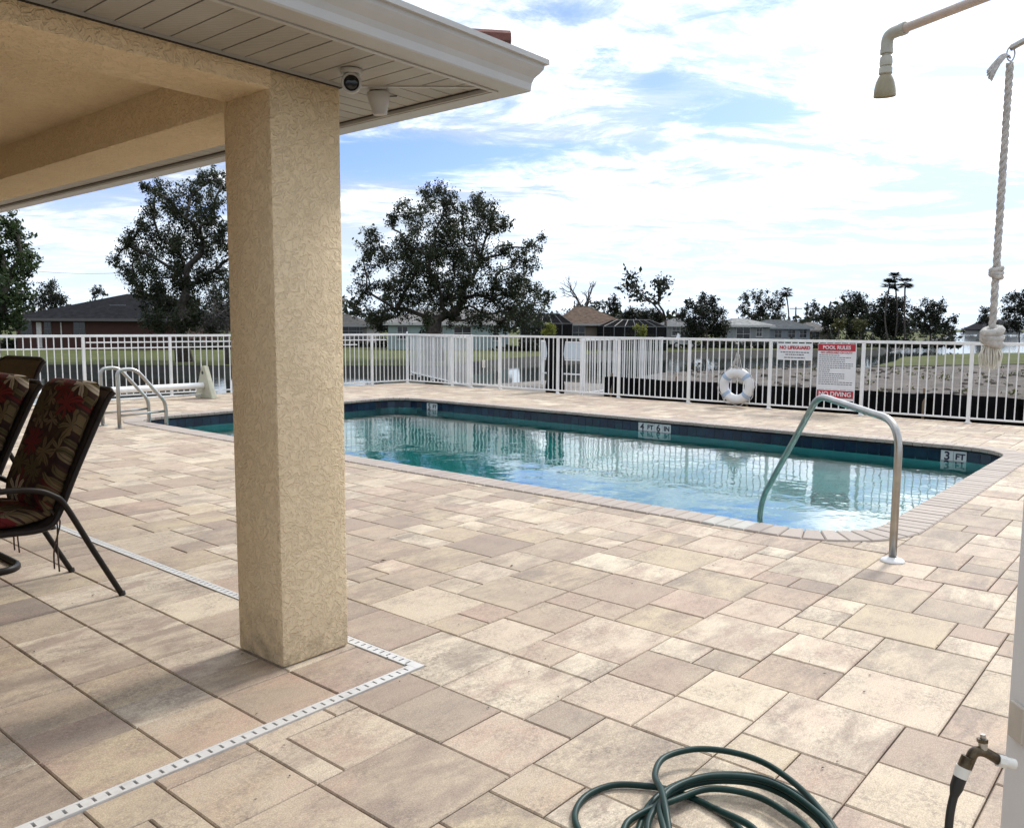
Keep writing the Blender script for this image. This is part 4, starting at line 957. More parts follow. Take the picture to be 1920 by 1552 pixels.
# runs: strain relief down from the tap, across, then coil upon coil
start = [SP(1800, 1456), SP(1793, 1476), SP(1783, 1515), SP(1778, 1560), SP(1772, 1640)]
hpth += start
for p in [(2.10, 0.62, 0.10), (1.98, 0.78, 0.014), (1.84, 1.0, 0.012)]: hpth.append(np.array(p))
for p in [(1330, 1600), (1200, 1600), (1110, 1580), (1078, 1535), (1095, 1495), (1145, 1472), (1205, 1472), (1262, 1482), (1330, 1510), (1380, 1545)]: G(*p)
for p in [(1400, 1590), (1310, 1640), (1200, 1600)]: G(*p, 0.014)
for p in [(1200, 1545), (1225, 1500), (1270, 1470), (1340, 1452), (1420, 1456), (1490, 1485), (1545, 1530), (1575, 1580), (1540, 1650), (1400, 1690), (1260, 1650)]: G(*p, 0.013)
for p in [(1215, 1570), (1228, 1515), (1275, 1478), (1345, 1463), (1425, 1471), (1495, 1505), (1548, 1556), (1540, 1620), (1420, 1680), (1280, 1660)]: G(*p, 0.036)
for p in [(1180, 1590), (1172, 1548), (1205, 1522), (1262, 1500), (1330, 1478), (1410, 1489), (1470, 1520), (1520, 1565), (1480, 1640), (1330, 1670), (1250, 1620)]: G(*p, 0.034)
for p in [(1246, 1560), (1238, 1512), (1260, 1478), (1330, 1455), (1430, 1462), (1510, 1505), (1565, 1570), (1520, 1650), (1380, 1700), (1270, 1640), (1255, 1560)]: G(*p, 0.058)
for p in [(1248, 1515), (1240, 1480)]: G(*p, 0.07)
for p in [(1228, 1452), (1245, 1420), (1300, 1404), (1365, 1408), (1430, 1428), (1490, 1468), (1540, 1520), (1570, 1570)]: G(*p, 0.05)
for p in [(1555, 1640), (1450, 1660)]: G(*p, 0.06)
for p in [(1420, 1560), (1340, 1515), (1270, 1478)]: G(*p, 0.082)
for p in [(1236, 1452), (1262, 1425), (1330, 1420), (1400, 1440)]: G(*p, 0.075)
hpth = [p-np.array([2.2, 1.05, 0]) for p in hpth]
full = crom(hpth, 7)
MB().tube(full[:7*3], HRD*0.98, 12).build('strain_hose', MT['black'], hs, smooth=True)
MB().tube(full[7*3-1:-7*5], HRD, 12).build('tube', hm, hs, smooth=True)
MB().tube([full[0], full[7], full[10]], [0.0165, 0.0158, 0.0105], 12).build('strain_relief', MT['black'], hs, smooth=40)

# ------------------------------------------------------------------ patio chairs
def floral():
    """dark maroon cloth printed with leaf rosettes: every cell carries a rosette of pointed petals"""
    m, t, b = newmat('floral_cushion'); tcn = N(t, 'ShaderNodeTexCoord').outputs['Object']; sp_ = N(t, 'ShaderNodeSeparateXYZ'); L(t, tcn, sp_.inputs[0])
    uv = N(t, 'ShaderNodeCombineXYZ'); L(t, sp_.outputs[1], uv.inputs[0]); L(t, M(t, 'SUBTRACT', sp_.outputs[2], M(t, 'MULTIPLY', sp_.outputs[0], 0.8)), uv.inputs[1])
    wob = N(t, 'ShaderNodeTexNoise'); wob.inputs['Scale'].default_value = 9; L(t, uv.outputs[0], wob.inputs['Vector'])
    def petals(scale, off, n, cols, wid, c0):
        mp = N(t, 'ShaderNodeMapping'); mp.inputs['Location'].default_value = off; L(t, mixc(t, 0.05, uv.outputs[0], wob.outputs['Color']), mp.inputs['Vector'])
        vo = N(t, 'ShaderNodeTexVoronoi', voronoi_dimensions='2D'); vo.inputs['Scale'].default_value = scale; vo.inputs['Randomness'].default_value = 0.85; L(t, mp.outputs[0], vo.inputs['Vector'])
        df = N(t, 'ShaderNodeVectorMath', operation='SUBTRACT'); L(t, mp.outputs[0], df.inputs[0]); L(t, vo.outputs['Position'], df.inputs[1]); s2 = N(t, 'ShaderNodeSeparateXYZ'); L(t, df.outputs[0], s2.inputs[0])
        rc = N(t, 'ShaderNodeSeparateColor'); L(t, vo.outputs['Color'], rc.inputs[0])
        an = M(t, 'ADD', M(t, 'ARCTAN2', s2.outputs[1], s2.outputs[0]), M(t, 'MULTIPLY', rc.outputs[0], 6.28)); rr = M(t, 'MULTIPLY', M(t, 'SQRT', M(t, 'ADD', M(t, 'MULTIPLY', s2.outputs[0], s2.outputs[0]), M(t, 'MULTIPLY', s2.outputs[1], s2.outputs[1]))), scale)
        pet = M(t, 'POWER', M(t, 'ABSOLUTE', M(t, 'COSINE', M(t, 'MULTIPLY', an, n/2.0))), wid)
        inside = M(t, 'SUBTRACT', M(t, 'MULTIPLY', pet, 0.62), rr)
        msk = ramp(t, M(t, 'ADD', inside, 0.5), [(0.49, (0, 0, 0)), (0.52, (1, 1, 1))])
        vein = ramp(t, M(t, 'ABSOLUTE', M(t, 'SINE', M(t, 'MULTIPLY', an, n/2.0))), [(0.05, (0.35,)*3), (0.16, (1, 1, 1))])
        col = mixc(t, 1.0, ramp(t, rc.outputs[1], cols, 'CONSTANT'), vein, 'MULTIPLY')
        return mixc(t, msk, c0, col)
    base = ramp(t, noise(t, uv.outputs[0], 12, 4, 0.6), [(0.4, (0.016, 0.007, 0.006)), (0.6, (0.042, 0.018, 0.012))])
    c = petals(7.5, (0.31, 0.77, 0), 5, [(0, (0.085, 0.062, 0.025)), (0.35, (0.055, 0.040, 0.016)), (0.6, (0.15, 0.11, 0.06)), (0.85, (0.10, 0.012, 0.012))], 1.6, base)
    c = petals(5.2, (1.7, 0.2, 0), 7, [(0, (0.13, 0.095, 0.045)), (0.25, (0.12, 0.010, 0.012)), (0.5, (0.075, 0.06, 0.025)), (0.68, (0.38, 0.32, 0.23)), (0.85, (0.16, 0.02, 0.018))], 1.3, c)
    c = mixc(t, 1.0, c, (0.72, 0.70, 0.70), 'MULTIPLY')
    L(t, c, b.inputs['Base Color']); b.inputs['Roughness'].default_value = 0.9; b.inputs['Specular IOR Level'].default_value = 0.2; bump(t, b, noise(t, tcn, 300, 2, 0.5), 0.2, 0.002); return m
MT['floral'] = floral(); MT['sling'] = plain('dark_brown_sling', (0.045, 0.028, 0.018), 0.85, var=0.15, scale=30); MT['brown_sling'] = plain('brown_sling', (0.075, 0.052, 0.022), 0.85, var=0.15, scale=30)
def slab(path, th, hw, mat, name, parent, puff=0.0, n=10, ends=True):
    """soft slab following a side profile (x,z) of thickness th, half width hw"""
    P = [np.array(p, float) for p in path]; k = len(P); rings = []
    for i in range(k):
        t_ = P[min(i+1, k-1)]-P[max(i-1, 0)]; t_ = t_/np.linalg.norm(t_); nr = np.array([-t_[1], t_[0]])
        e = min(1.0, 0.35+min(i, k-1-i)*0.4) if ends else 1.0
        ring = []
        for a in range(2*n):
            th_ = 2*math.pi*(a+0.5)/(2*n); cx_, cz_ = math.cos(th_), math.sin(th_)
            yy = hw*(abs(cx_)**0.45)*(1 if cx_ > 0 else -1)*(0.96 if e < 1 else 1); hh = th/2*(abs(cz_)**0.6)*(1 if cz_ > 0 else -1)*e
            hh *= 1+puff*(math.sin(i*1.1)*0.5)*(1-abs(yy)/hw)
            q_ = P[i]+nr*hh; ring.append((q_[0], yy, q_[1]))
        rings.append(ring)
    m = MB(); w2 = 2*n; vs = [v for r in rings for v in r]; fs = []
    for i in range(k-1):
        for a in range(w2): b = (a+1) % w2; fs.append((i*w2+a, i*w2+b, (i+1)*w2+b, (i+1)*w2+a))
    fs += [tuple(range(w2))[::-1], tuple((k-1)*w2+a for a in range(w2))]
    return m.add(vs, fs).build(name, mat, parent, smooth=60)
def chair(label, loc, rz, base='legs', cushion=True, slingm='sling'):
    c = empty('patio_chair', loc, rz); tag(c, label, 'chair', 'chairs under the pavilion roof')
    rail = [(0.80, 0.43), (0.60, 0.445), (0.42, 0.435), (0.335, 0.455), (0.285, 0.53), (0.20, 0.72), (0.10, 0.93), (0.02, 1.09), (-0.015, 1.13)]
    sm_ = crom([(x, 0, z) for x, z in rail], 4)
    for y in (-0.305, 0.305):
        MB().tube([(p[0], y, p[2]) for p in sm_], 0.016, 10, sq=None).build('side_rail', MT['dark_metal'], c, smooth=True)
    MB().tube(bend([(-0.008, -0.305, 1.115), (-0.020, -0.26, 1.142), (-0.020, 0.26, 1.142), (-0.008, 0.305, 1.115)], 0.03, 4), 0.014, 8).build('top_rail', MT['dark_metal'], c, smooth=True)
    MB().tube([(0.80, -0.305, 0.43), (0.80, 0.305, 0.43)], 0.014, 8).build('front_rail', MT['dark_metal'], c, smooth=True)
    slab([(p[0], p[2]) for p in sm_], 0.012, 0.303, MT[slingm], 'sling', c, ends=False)
    ds = MB()
    if base == 'legs':
        for y in (-0.335, 0.335):
            pth = crom([(0.0, y, 0.0), (0.14, y, 0.275), (0.275, y, 0.55), (0.33, y, 0.61), (0.42, y, 0.652), (0.58, y, 0.668), (0.74, y, 0.650), (0.80, y, 0.60), (0.815, y, 0.45), (0.84, y, 0.0)], 5)
            MB().tube(pth, 0.0155, 10).build('leg_and_arm', MT['dark_metal'], c, smooth=True)
            MB().tube([(0.275, y, 0.55), (0.30, y*0.87, 0.50)], 0.011, 8).tube([(0.815, y, 0.44), (0.79, y*0.87, 0.43)], 0.011, 8).build('bracket', MT['dark_metal'], c, smooth=True)
            for x in (0.0, 0.84): MB().tube([(x, y, 0.0), (x+0.004, y, 0.02)], 0.0185, 10).build('glide', MT['black'], c, smooth=40)
    else:
        pth = bend([(0.62, -0.28, 0.40), (0.80, -0.28, 0.40), (0.86, -0.28, 0.02), (0.20, -0.28, 0.016), (0.13, -0.20, 0.016), (0.13, 0.20, 0.016), (0.20, 0.28, 0.016), (0.86, 0.28, 0.02), (0.80, 0.28, 0.40), (0.62, 0.28, 0.40)], 0.10, 6)
        MB().tube(pth, 0.017, 10, sq=(1.0, 1.5)).build('sled_base', MT['dark_metal'], c, smooth=True)
        for y in (-0.335, 0.335):
            MB().tube(crom([(0.26, y, 0.52), (0.34, y, 0.62), (0.48, y, 0.665), (0.66, y, 0.66), (0.78, y, 0.60), (0.80, y*0.9, 0.44)], 5), 0.0155, 10).build('arm', MT['dark_metal'], c, smooth=True)
    if cushion:
        up_ = lambda pts, o: [(x+o[0], z+o[1]) for x, z in pts]
        slab([(0.335, 0.50), (0.33, 0.56), (0.305, 0.62), (0.265, 0.72), (0.215, 0.84), (0.165, 0.96), (0.115, 1.07), (0.085, 1.125), (0.065, 1.16), (0.05, 1.175)], 0.125, 0.288, MT['floral'], 'back_cushion', c, puff=0.5)
        slab([(0.33, 0.505), (0.38, 0.500), (0.48, 0.500), (0.60, 0.505), (0.72, 0.500), (0.80, 0.492), (0.835, 0.485)], 0.095, 0.295, MT['floral'], 'seat_cushion', c, puff=0.25)
        for y in (-0.25, 0.25):
            t_ = MB()
            for q_ in range(2):
                o = 0.016*q_; t_.tube(crom([(0.33, y*1.1, 0.53), (0.30-o, y*1.12, 0.46), (0.305+o, y*1.13, 0.32), (0.30+o*1.5, y*1.12, 0.19+0.02*q_)], 4), 0.0045, 5)
            t_.build('tie', MT['sling'], c, smooth=True)
        t_ = MB().tube(crom([(-0.01, -0.29, 1.10), (-0.045, -0.30, 1.06), (-0.055, -0.30, 0.98), (-0.05, -0.30, 0.92)], 4), 0.0045, 5); t_.build('tie', MT['sling'], c, smooth=True)
    return c
chair('nearest patio chair with floral cushions and splayed dark metal legs', (2.02, 4.89, 0), math.pi)
chair('floral cushioned patio chair on a dark sled base beside the nearest chair', (1.97, 5.74, 0), math.pi, 'sled')
chair('brown sling patio chair without a cushion, behind the two floral chairs', (2.33, 6.75, 0), math.pi+0.12, 'legs', False, 'brown_sling').scale = (1, 1, 1.09)

# ------------------------------------------------------------------ trees
def leaf_mat(name, a, b_, tr=0.35):
    m = bpy.data.materials.new(name); m.use_nodes = True; t = m.node_tree; t.nodes.clear()
    o = N(t, 'ShaderNodeOutputMaterial'); d = N(t, 'ShaderNodeBsdfPrincipled'); tl_ = N(t, 'ShaderNodeBsdfTranslucent'); p = pos(t)
    c = ramp(t, noise(t, p, 0.9, 6, 0.75), [(0.32, a), (0.66, b_)])
    L(t, c, d.inputs['Base Color']); d.inputs['Roughness'].default_value = 0.5; d.inputs['Specular IOR Level'].default_value = 0.3; L(t, c, tl_.inputs[0])
    mx = N(t, 'ShaderNodeMixShader'); mx.inputs[0].default_value = tr; L(t, d.outputs[0], mx.inputs[1]); L(t, tl_.outputs[0], mx.inputs[2]); L(t, mx.outputs[0], o.inputs[0]); return m
LF = {'dark': leaf_mat('oak_leaves', (0.012, 0.017, 0.008), (0.046, 0.056, 0.024)), 'green': leaf_mat('green_leaves', (0.030, 0.050, 0.016), (0.065, 0.095, 0.035)),
      'far': leaf_mat('far_leaves', (0.011, 0.015, 0.009), (0.026, 0.032, 0.017)), 'yellow': leaf_mat('yellow_green_leaves', (0.12, 0.14, 0.02), (0.26, 0.27, 0.05)), 'olive': leaf_mat('olive_leaves', (0.05, 0.055, 0.018), (0.10, 0.10, 0.035)),
      'moss': leaf_mat('spanish_moss', (0.06, 0.06, 0.05), (0.11, 0.105, 0.09))}
barkm = plain('bark', (0.075, 0.062, 0.052), 0.95, var=0.35, scale=6, bmp=0.6, bscale=20); deadm = plain('bare_bark', (0.10, 0.085, 0.075), 0.95, var=0.3, scale=4)
def leaves_mesh(name, cen, size, mat, aspect=0.55, droop=0.0):
    n = len(cen); a = rng.normal(size=(n, 3)); a[:, 2] -= droop; a /= np.linalg.norm(a, axis=1)[:, None]
    b = rng.normal(size=(n, 3)); b -= a*(a*b).sum(1)[:, None]; b /= np.linalg.norm(b, axis=1)[:, None]
    s = size*np.exp(rng.normal(-0.05, 0.38, (n, 1))).clip(0.35, 2.1); a = a*s; b = b*s*aspect
    v = np.empty((n, 4, 3)); v[:, 0] = cen-a; v[:, 1] = cen-b*0.9; v[:, 2] = cen+a; v[:, 3] = cen+b*0.9
    me = bpy.data.meshes.new(name); me.vertices.add(n*4); me.vertices.foreach_set('co', v.reshape(-1)); me.loops.add(n*4); me.polygons.add(n)
    me.loops.foreach_set('vertex_index', np.arange(n*4)); me.polygons.foreach_set('loop_start', np.arange(n)*4); me.polygons.foreach_set('loop_total', np.full(n, 4))
    me.materials.append(mat); me.update(); me.validate(); return me
def tree(name, label, base_px, d, blobs, leaf='dark', dens=1.0, leafpx=4.6, fork=None, group=None, trunk_r=None, depthf=0.9, zb=GZ, bark=barkm, cat='tree', limb=0.6, sub=20, spread=0.21):
    """blobs: [(px, py, r)] clumps as seen from the deck, each given its own depth inside the crown"""
    S_ = d/FPX; base = at(base_px[0], base_px[1], d); base[2] = zb; r = empty(name, base); tag(r, label, cat, group)
    xs_ = [b[0] for b in blobs]; hw = (max(xs_)-min(xs_))/2*S_; cxm = (max(xs_)+min(xs_))/2
    fk = at(*(fork or (base_px[0], base_px[1]-20)), d); tr_ = trunk_r or max(0.05, hw*0.045)
    mb = MB(); pts = []
    mid = (base+fk)/2 + np.array([rng.normal(0, tr_*0.4), rng.normal(0, tr_*0.4), 0])
    mb.tube([base-base-np.array([0, 0, 0.1]), mid-base, fk-base], [tr_*1.35, tr_*1.05, tr_*0.95], 9)
    cen = []
    for (bx, by, br) in blobs:
        rel_ = min(abs(bx-cxm)*S_/max(hw, 0.01), 1); rng_d = hw*math.sqrt(max(1-rel_**2, 0.05))*depthf
        cen.append((at(bx, by, d+rng.uniform(-1, 1)*rng_d*0.7), br*S_, br))
    # limbs: every clump hangs on the nearest node already reached, counted from the fork
    nodes = [fk]; par = [-1]; pl_ = [0.0]; todo = list(range(len(cen))); idx = {}
    while todo:
        best = None
        for i in todo:
            for j in range(len(nodes)):
                c0 = np.linalg.norm(cen[i][0]-nodes[j]); cost = c0 + 0.45*pl_[j] + (1.2*S_*20 if j == 0 else 0)
                if best is None or cost < best[0]: best = (cost, i, j, c0)
        _, i, j, c0 = best; todo.remove(i); nodes.append(cen[i][0]); par.append(j); pl_.append(pl_[j]+c0); idx[len(nodes)-1] = i
    cnt = [1]*len(nodes)
    for k in range(len(nodes)-1, 0, -1): cnt[par[k]] += cnt[k]
    tot = cnt[0]; rad = [max(tr_*limb*1.7*math.sqrt(cnt[k]/tot), 0.011*d/50) for k in range(len(nodes))]
    for k in range(1, len(nodes)):
        a_, b2 = nodes[par[k]], nodes[k]; ln = np.linalg.norm(b2-a_); ra = min(rad[par[k]], rad[k]*1.35) if par[k] else rad[k]*1.3
        m1 = a_+(b2-a_)*0.35+rng.normal(0, 0.07*ln, 3)+np.array([0, 0, 0.05*ln]); m2 = a_+(b2-a_)*0.7+rng.normal(0, 0.07*ln, 3)
        pth = crom([a_, m1, m2, b2], 3); q = len(pth)
        mb.tube([p-base for p in pth], [ra+(rad[k]-ra)*i/(q-1) for i in range(q)], 6)
        c, R0, br = cen[idx[k]]
        nl = max(int(dens*6.5*math.pi*br*br/(leafpx*leafpx*0.62)), 8)
        sc = rng.normal(size=(sub, 3)); sc /= np.linalg.norm(sc, axis=1)[:, None]; sc = c + sc*R0*rng.uniform(0.3, 1.3, (sub, 1))
        for s0 in sc[::2]: mb.tube([c-base, (c+s0)/2-base+rng.normal(0, R0*0.08, 3), s0-base], [0.010*d/50, 0.007*d/50, 0.004*d/50], 4)
        pts.append(sc[rng.integers(0, sub, nl)] + rng.normal(0, R0*spread, (nl, 3)))
    mb.build('trunk', bark, r, smooth=True)
    pts = np.concatenate(pts)-base; pts[:, 2] = np.maximum(pts[:, 2], 0.3)
    put('crown', leaves_mesh('crown', pts, leafpx*S_*0.52, LF[leaf]), r); return r
oak = [(822,357,20),(800,372,20),(845,374,20),(760,398,20),(783,418,26),(830,408,28),(895,378,22),(908,402,24),(868,402,22),(735,412,16),(700,440,18),(690,465,20),(722,480,26),(682,500,18),(762,458,30),(815,452,34),(868,450,30),(922,430,26),(945,416,15),(850,500,36),(782,508,34),(732,530,28),(686,545,22),(670,572,16),(900,490,30),(942,470,22),(968,486,18),(998,462,15),(1014,446,10),(990,492,20),(962,522,24),(1000,542,22),(1028,562,15),(1000,578,26),(960,578,28),(920,562,28),(870,562,30),(822,570,24),(742,580,26),(702,590,20),(942,602,22),(982,602,24),(902,592,20),(760,548,26),(820,530,28),(800,480,30),(850,470,30),(880,520,30),(840,555,28),(790,560,26),(930,535,26),(770,490,26),(850,595,20),(800,600,18),(960,550,22)]
tree('oak_tree', 'broad dark oak with an open crown standing across the canal, centre', (818, 655), 52, oak, 'dark', 1.0, 3.9, fork=(815, 598), trunk_r=0.5, limb=0.32)
t2 = [(402,330,16),(380,346,22),(416,346,14),(358,370,24),(300,356,18),(275,350,12),(320,380,24),(290,396,20),(400,390,28),(346,410,30),(268,425,20),(240,460,20),(262,470,26),(213,490,12),(300,450,30),(380,450,34),(340,480,34),(420,440,24),(250,505,24),(290,520,34),(350,530,38),(400,510,34),(268,550,26),(310,570,34),(360,580,36),(410,570,32),(290,600,24),(340,608,26),(400,606,28),(436,540,26),(456,470,30),(466,400,26),(475,540,30),(450,585,30)]
tree('shade_tree', 'tall dark shade tree across the canal left of the column', (345, 655), 49, t2, 'dark', 1.25, 4.0, fork=(345, 600), trunk_r=0.4, limb=0.4)
tree('moss_draped_tree', 'grey mossy branches hanging beside the column left of it', (425, 650), 46, [(412,585,20),(398,560,14),(428,600,22),(410,612,18),(436,565,18),(386,606,12)], 'moss', 0.5, 3.6, fork=(425, 610), trunk_r=0.1, spread=0.3)
tl_b = [(8,418,26),(34,436,20),(-6,470,40),(40,480,24),(18,520,36),(58,505,12),(8,562,38),(40,566,18),(-2,602,28),(30,600,16),(-40,440,40),(-50,520,40),(-40,590,30)]
tree('broadleaf_tree', 'green leafy tree cut by the left edge of the picture', (-20, 660), 44, tl_b, 'green', 1.35, 6.5, fork=(-15, 610), trunk_r=0.35, limb=0.4)
tree('small_tree', 'small bushy tree behind the dark roofed brick house, left', (95, 630), 88, [(95,540,14),(82,552,14),(108,552,13),(92,566,18),(110,570,12),(70,570,12)], 'far', 1.1, 3.4, fork=(95, 590))
tree('small_tree', 'treetop peeping over the ridge of the brick house', (185, 630), 100, [(183,544,8),(176,550,7),(192,549,7)], 'far', 1.3, 3.2, fork=(184, 575))
tree('hedge_tree', 'low dark tree between the grey roofed house and the aqua house', (712, 640), 80, [(722,592,18),(700,600,12),(738,598,12),(715,610,16)], 'far', 1.3, 3.6, fork=(715, 622))
tree('palm_like_tree', 'small dark tree rising behind the brown roofed house', (1150, 640), 115, [(1150,562,8),(1144,572,9),(1156,573,8),(1150,582,10)], 'far', 1.3, 3.0, fork=(1150, 600))
for q_, (x, y, lab) in enumerate(((1182, 590, 'left of the three round dark bushes behind the screened porch'), (1205, 592, 'middle of the three round dark bushes behind the screened porch'), (1228, 594, 'right of the three round dark bushes behind the screened porch'))):
    tree('round_bush', lab, (x, 635), 105+4*q_, [(x-6, y, 10), (x+6, y+2, 10), (x, y-5, 9), (x, y+14, 14)], 'far', 1.5, 3.0, fork=(x, y+20), group='round bushes', cat='bush')
tree('bamboo_clump', 'large feathery dark clump beside the white truck', (1325, 640), 82, [(1302,582,20),(1325,576,18),(1346,588,18),(1330,606,24),(1300,608,20),(1356,612,14),(1278,592,10),(1318,560,9),(1338,566,8),(1292,568,8),(1345,622,16),(1310,624,18)], 'far', 1.3, 3.4, fork=(1325, 622))
tree('feathery_tree', 'feathery treetop above the pale grey house on the right', (1425, 640), 125, [(1400,562,12),(1421,558,12),(1446,563,14),(1461,574,12),(1395,582,12),(1430,584,16),(1455,594,12),(1410,598,12)], 'far', 1.1, 3.2, fork=(1425, 612))
tree('slim_tree', 'thin sparse tree right of the tall palm', (1524, 640), 118, [(1527,570,7),(1514,576,6),(1534,578,6),(1520,588,8),(1532,596,8)], 'far', 1.0, 3.0, fork=(1524, 608))
for (nm, lab, bx, d, bl) in (('dense_tree', 'dense dark tree at the left end of the lakeside thicket', 1560, 100, [(1545,592,12),(1568,586,16),(1555,606,16),(1580,604,14),(1560,620,16)]),
        ('dense_tree', 'tall dark tree in the middle of the lakeside thicket', 1605, 104, [(1602,562,16),(1592,578,18),(1618,578,18),(1600,598,22),(1626,596,18),(1606,616,20)]),
        ('dense_tree', 'dark tree under the cluster of palms in the thicket', 1655, 98, [(1650,584,18),(1672,582,18),(1640,600,20),(1668,602,22),(1690,598,18),(1655,618,22),(1685,616,18),(1662,562,13),(1690,568,13),(1676,574,14)]),
        ('dense_tree', 'open dark tree right of the thicket by the lake', 1745, 112, [(1740,572,15),(1764,578,13),(1724,588,14),(1750,598,16),(1786,600,10),(1775,612,12),(1714,606,12),(1740,614,14)]),
        ('dense_tree', 'far small tree beyond the lake left of the pull rope', 1850, 260, [(1850,584,10),(1858,598,10),(1844,600,10),(1862,610,8)]),
        ('dense_tree', 'dark tree at the right edge behind the pull rope', 1912, 125, [(1905,558,16),(1890,578,13),(1926,572,20),(1910,598,18),(1935,600,20),(1892,608,12)])):
    tree(nm, lab, (bx, 640), d, bl, 'far', 1.3, 3.4, fork=(bx, 622), group='lakeside trees')
tree('shrub', 'bright yellow green shrub at the left of the screened porch', (1030, 640), 70, [(1028,614,9),(1036,620,9),(1024,624,8),(1034,630,8)], 'yellow', 1.2, 3.2, fork=(1030, 632), cat='shrub', group='yellow shrubs')
tree('shrub', 'round yellow shrub in front of the right hand screened porch', (1201, 640), 70, [(1194,616,6),(1208,616,7),(1200,624,7),(1206,628,5)], 'yellow', 1.3, 3.0, fork=(1201, 634), cat='shrub', group='yellow shrubs')
tree('shrub', 'olive palmetto shrub at the foot of the lakeside thicket, left one', (1572, 640), 92, [(1566,606,8),(1580,604,8),(1574,614,9)], 'olive', 1.0, 3.4, fork=(1572, 630), cat='shrub', group='palmettos')
tree('shrub', 'olive palmetto shrub at the foot of the lakeside thicket, right one', (1614, 640), 92, [(1606,604,8),(1620,606,8),(1612,614,9)], 'olive', 1.0, 3.4, fork=(1614, 630), cat='shrub', group='palmettos')
def branching(name, label, base_px, d, h, seed, leafy=0, lean=0.0, levels=5, spread=0.62, first=None, rr=0.10):
    rs = random.Random(seed); base = at(base_px[0], base_px[1], d); base[2] = GZ; r = empty(name, base); tag(r, label, 'tree'); m = MB(); tips = []
    def grow(p, v, ln, rad, lv):
        q = p+v*ln; mid_ = (p+q)/2+np.array([rs.gauss(0, ln*0.06) for _ in range(3)]); m.tube([p, mid_, q], [rad, rad*0.85, rad*0.68], 6)
        if lv == 0: tips.append(q); return
        for k in range(2 if rs.random() < 0.75 else 3):
            nv = v+np.array([rs.gauss(0, spread), rs.gauss(0, spread), rs.gauss(0.10, 0.25)]); nv /= np.linalg.norm(nv); grow(q, nv, ln*rs.uniform(0.62, 0.86), rad*rs.uniform(0.55, 0.7), lv-1)
            if lv < 3: tips.append(q)
    grow(np.zeros(3), np.array([lean*rt[0], lean*rt[1], 1.0]), h, rr*d/50, levels)
    m.build('trunk', deadm if not leafy else barkm, r, smooth=True)
    if leafy:
        tp = np.array([tips[i] for i in range(len(tips)) if rs.random() < 0.8]); c = np.repeat(tp, leafy, axis=0)+rng.normal(0, 0.45, (len(tp)*leafy, 3)); put('crown', leaves_mesh('crown', c, 0.17*d/70, LF['far']), r)
    return r
branching('bare_tree', 'leafless grey tree behind the brown roof', (1095, 640), 95, 2.3, 11, levels=5, spread=0.50, rr=0.16)
branching('bare_tree', 'second leafless trunk behind the brown roof, leaning left', (1083, 640), 97, 2.0, 23, lean=-0.25, levels=4, spread=0.45, rr=0.13)
branching('pine_tree', 'sparse flat topped tree with tufted branches, right of the bare tree', (1247, 640), 92, 3.0, 5, leafy=11, levels=4, spread=0.40, rr=0.12)
def palm(name, label, px, ytop, d, fr=26, fl=16, group='palms'):
    base = at(px, 640, d); base[2] = GZ; top = at(px, ytop, d); r = empty(name, base); tag(r, label, 'palm', group); S_ = d/FPX
    bendv = np.array([rng.normal(0, 0.3), rng.normal(0, 0.3), 0]); hgt = top-base
    MB().tube(crom([np.zeros(3), hgt*0.5+bendv, hgt], 5), [0.085]*11, 7).build('trunk', barkm, r, smooth=True)
    m = MB(); ln = fl*S_*1.5
    for i in range(fr):
        a = 2*math.pi*i/fr+rng.uniform(-.2, .2); e = rng.uniform(-0.5, 1.1); dv = np.array([math.cos(a)*math.cos(e), math.sin(a)*math.cos(e), math.sin(e)]); sd_ = np.array([-math.sin(a), math.cos(a), 0])
        for k in range(9):
            an = (k-4)*0.24; v = dv*math.cos(an)+sd_*math.sin(an); p0 = hgt+dv*ln*0.35; p1 = p0+v*ln*0.65+np.array([0, 0, -0.18*ln]); wv_ = np.cross(v, [0, 0, 1.0]); wv_ = wv_/max(np.linalg.norm(wv_), 1e-6)*ln*0.085
            m.add([p0, (p0+p1)/2+wv_, p1, (p0+p1)/2-wv_], [(0, 1, 2, 3)])
        m.tube([hgt, hgt+dv*ln*0.4], 0.02, 4)
    m.build('fronds', LF['far'], r)
palm('palm_tree', 'tall single palm standing clear above the grey houses', 1474, 549, 112, fl=11)
palm('palm_tree', 'highest palm of the cluster over the thicket', 1677, 521, 96, fl=11)
palm('palm_tree', 'left palm of the cluster over the thicket', 1668, 535, 94, fl=14)
palm('palm_tree', 'right palm of the cluster over the thicket', 1697, 532, 95, fl=13)
# far wood along the horizon
cs = []
for px in np.arange(-2600, 4600, 5.0):
    if 1770 < px < 1800: continue
    d = rng.uniform(230, 330) if px < 1780 else rng.uniform(430, 560)
    hgt = (4.5+2.5*math.sin(px*0.013)+2*math.sin(px*0.041)+rng.uniform(0, 2.5))*(1.0 if px < 1780 else 1.4)
    q0 = fw*d+rt*((px-960)/FPX*d)
    for k in range(26): cs.append((q0[0]+rng.normal(0, 1.2), q0[1]+rng.normal(0, 1.2), GZ+hgt*rng.uniform(0, 1)**0.8))
tag(put('distant_woodland', leaves_mesh('distant_woodland', np.array(cs), 0.85, LF['far'])), 'far dark line of trees along the horizon', 'woodland', kind='stuff')

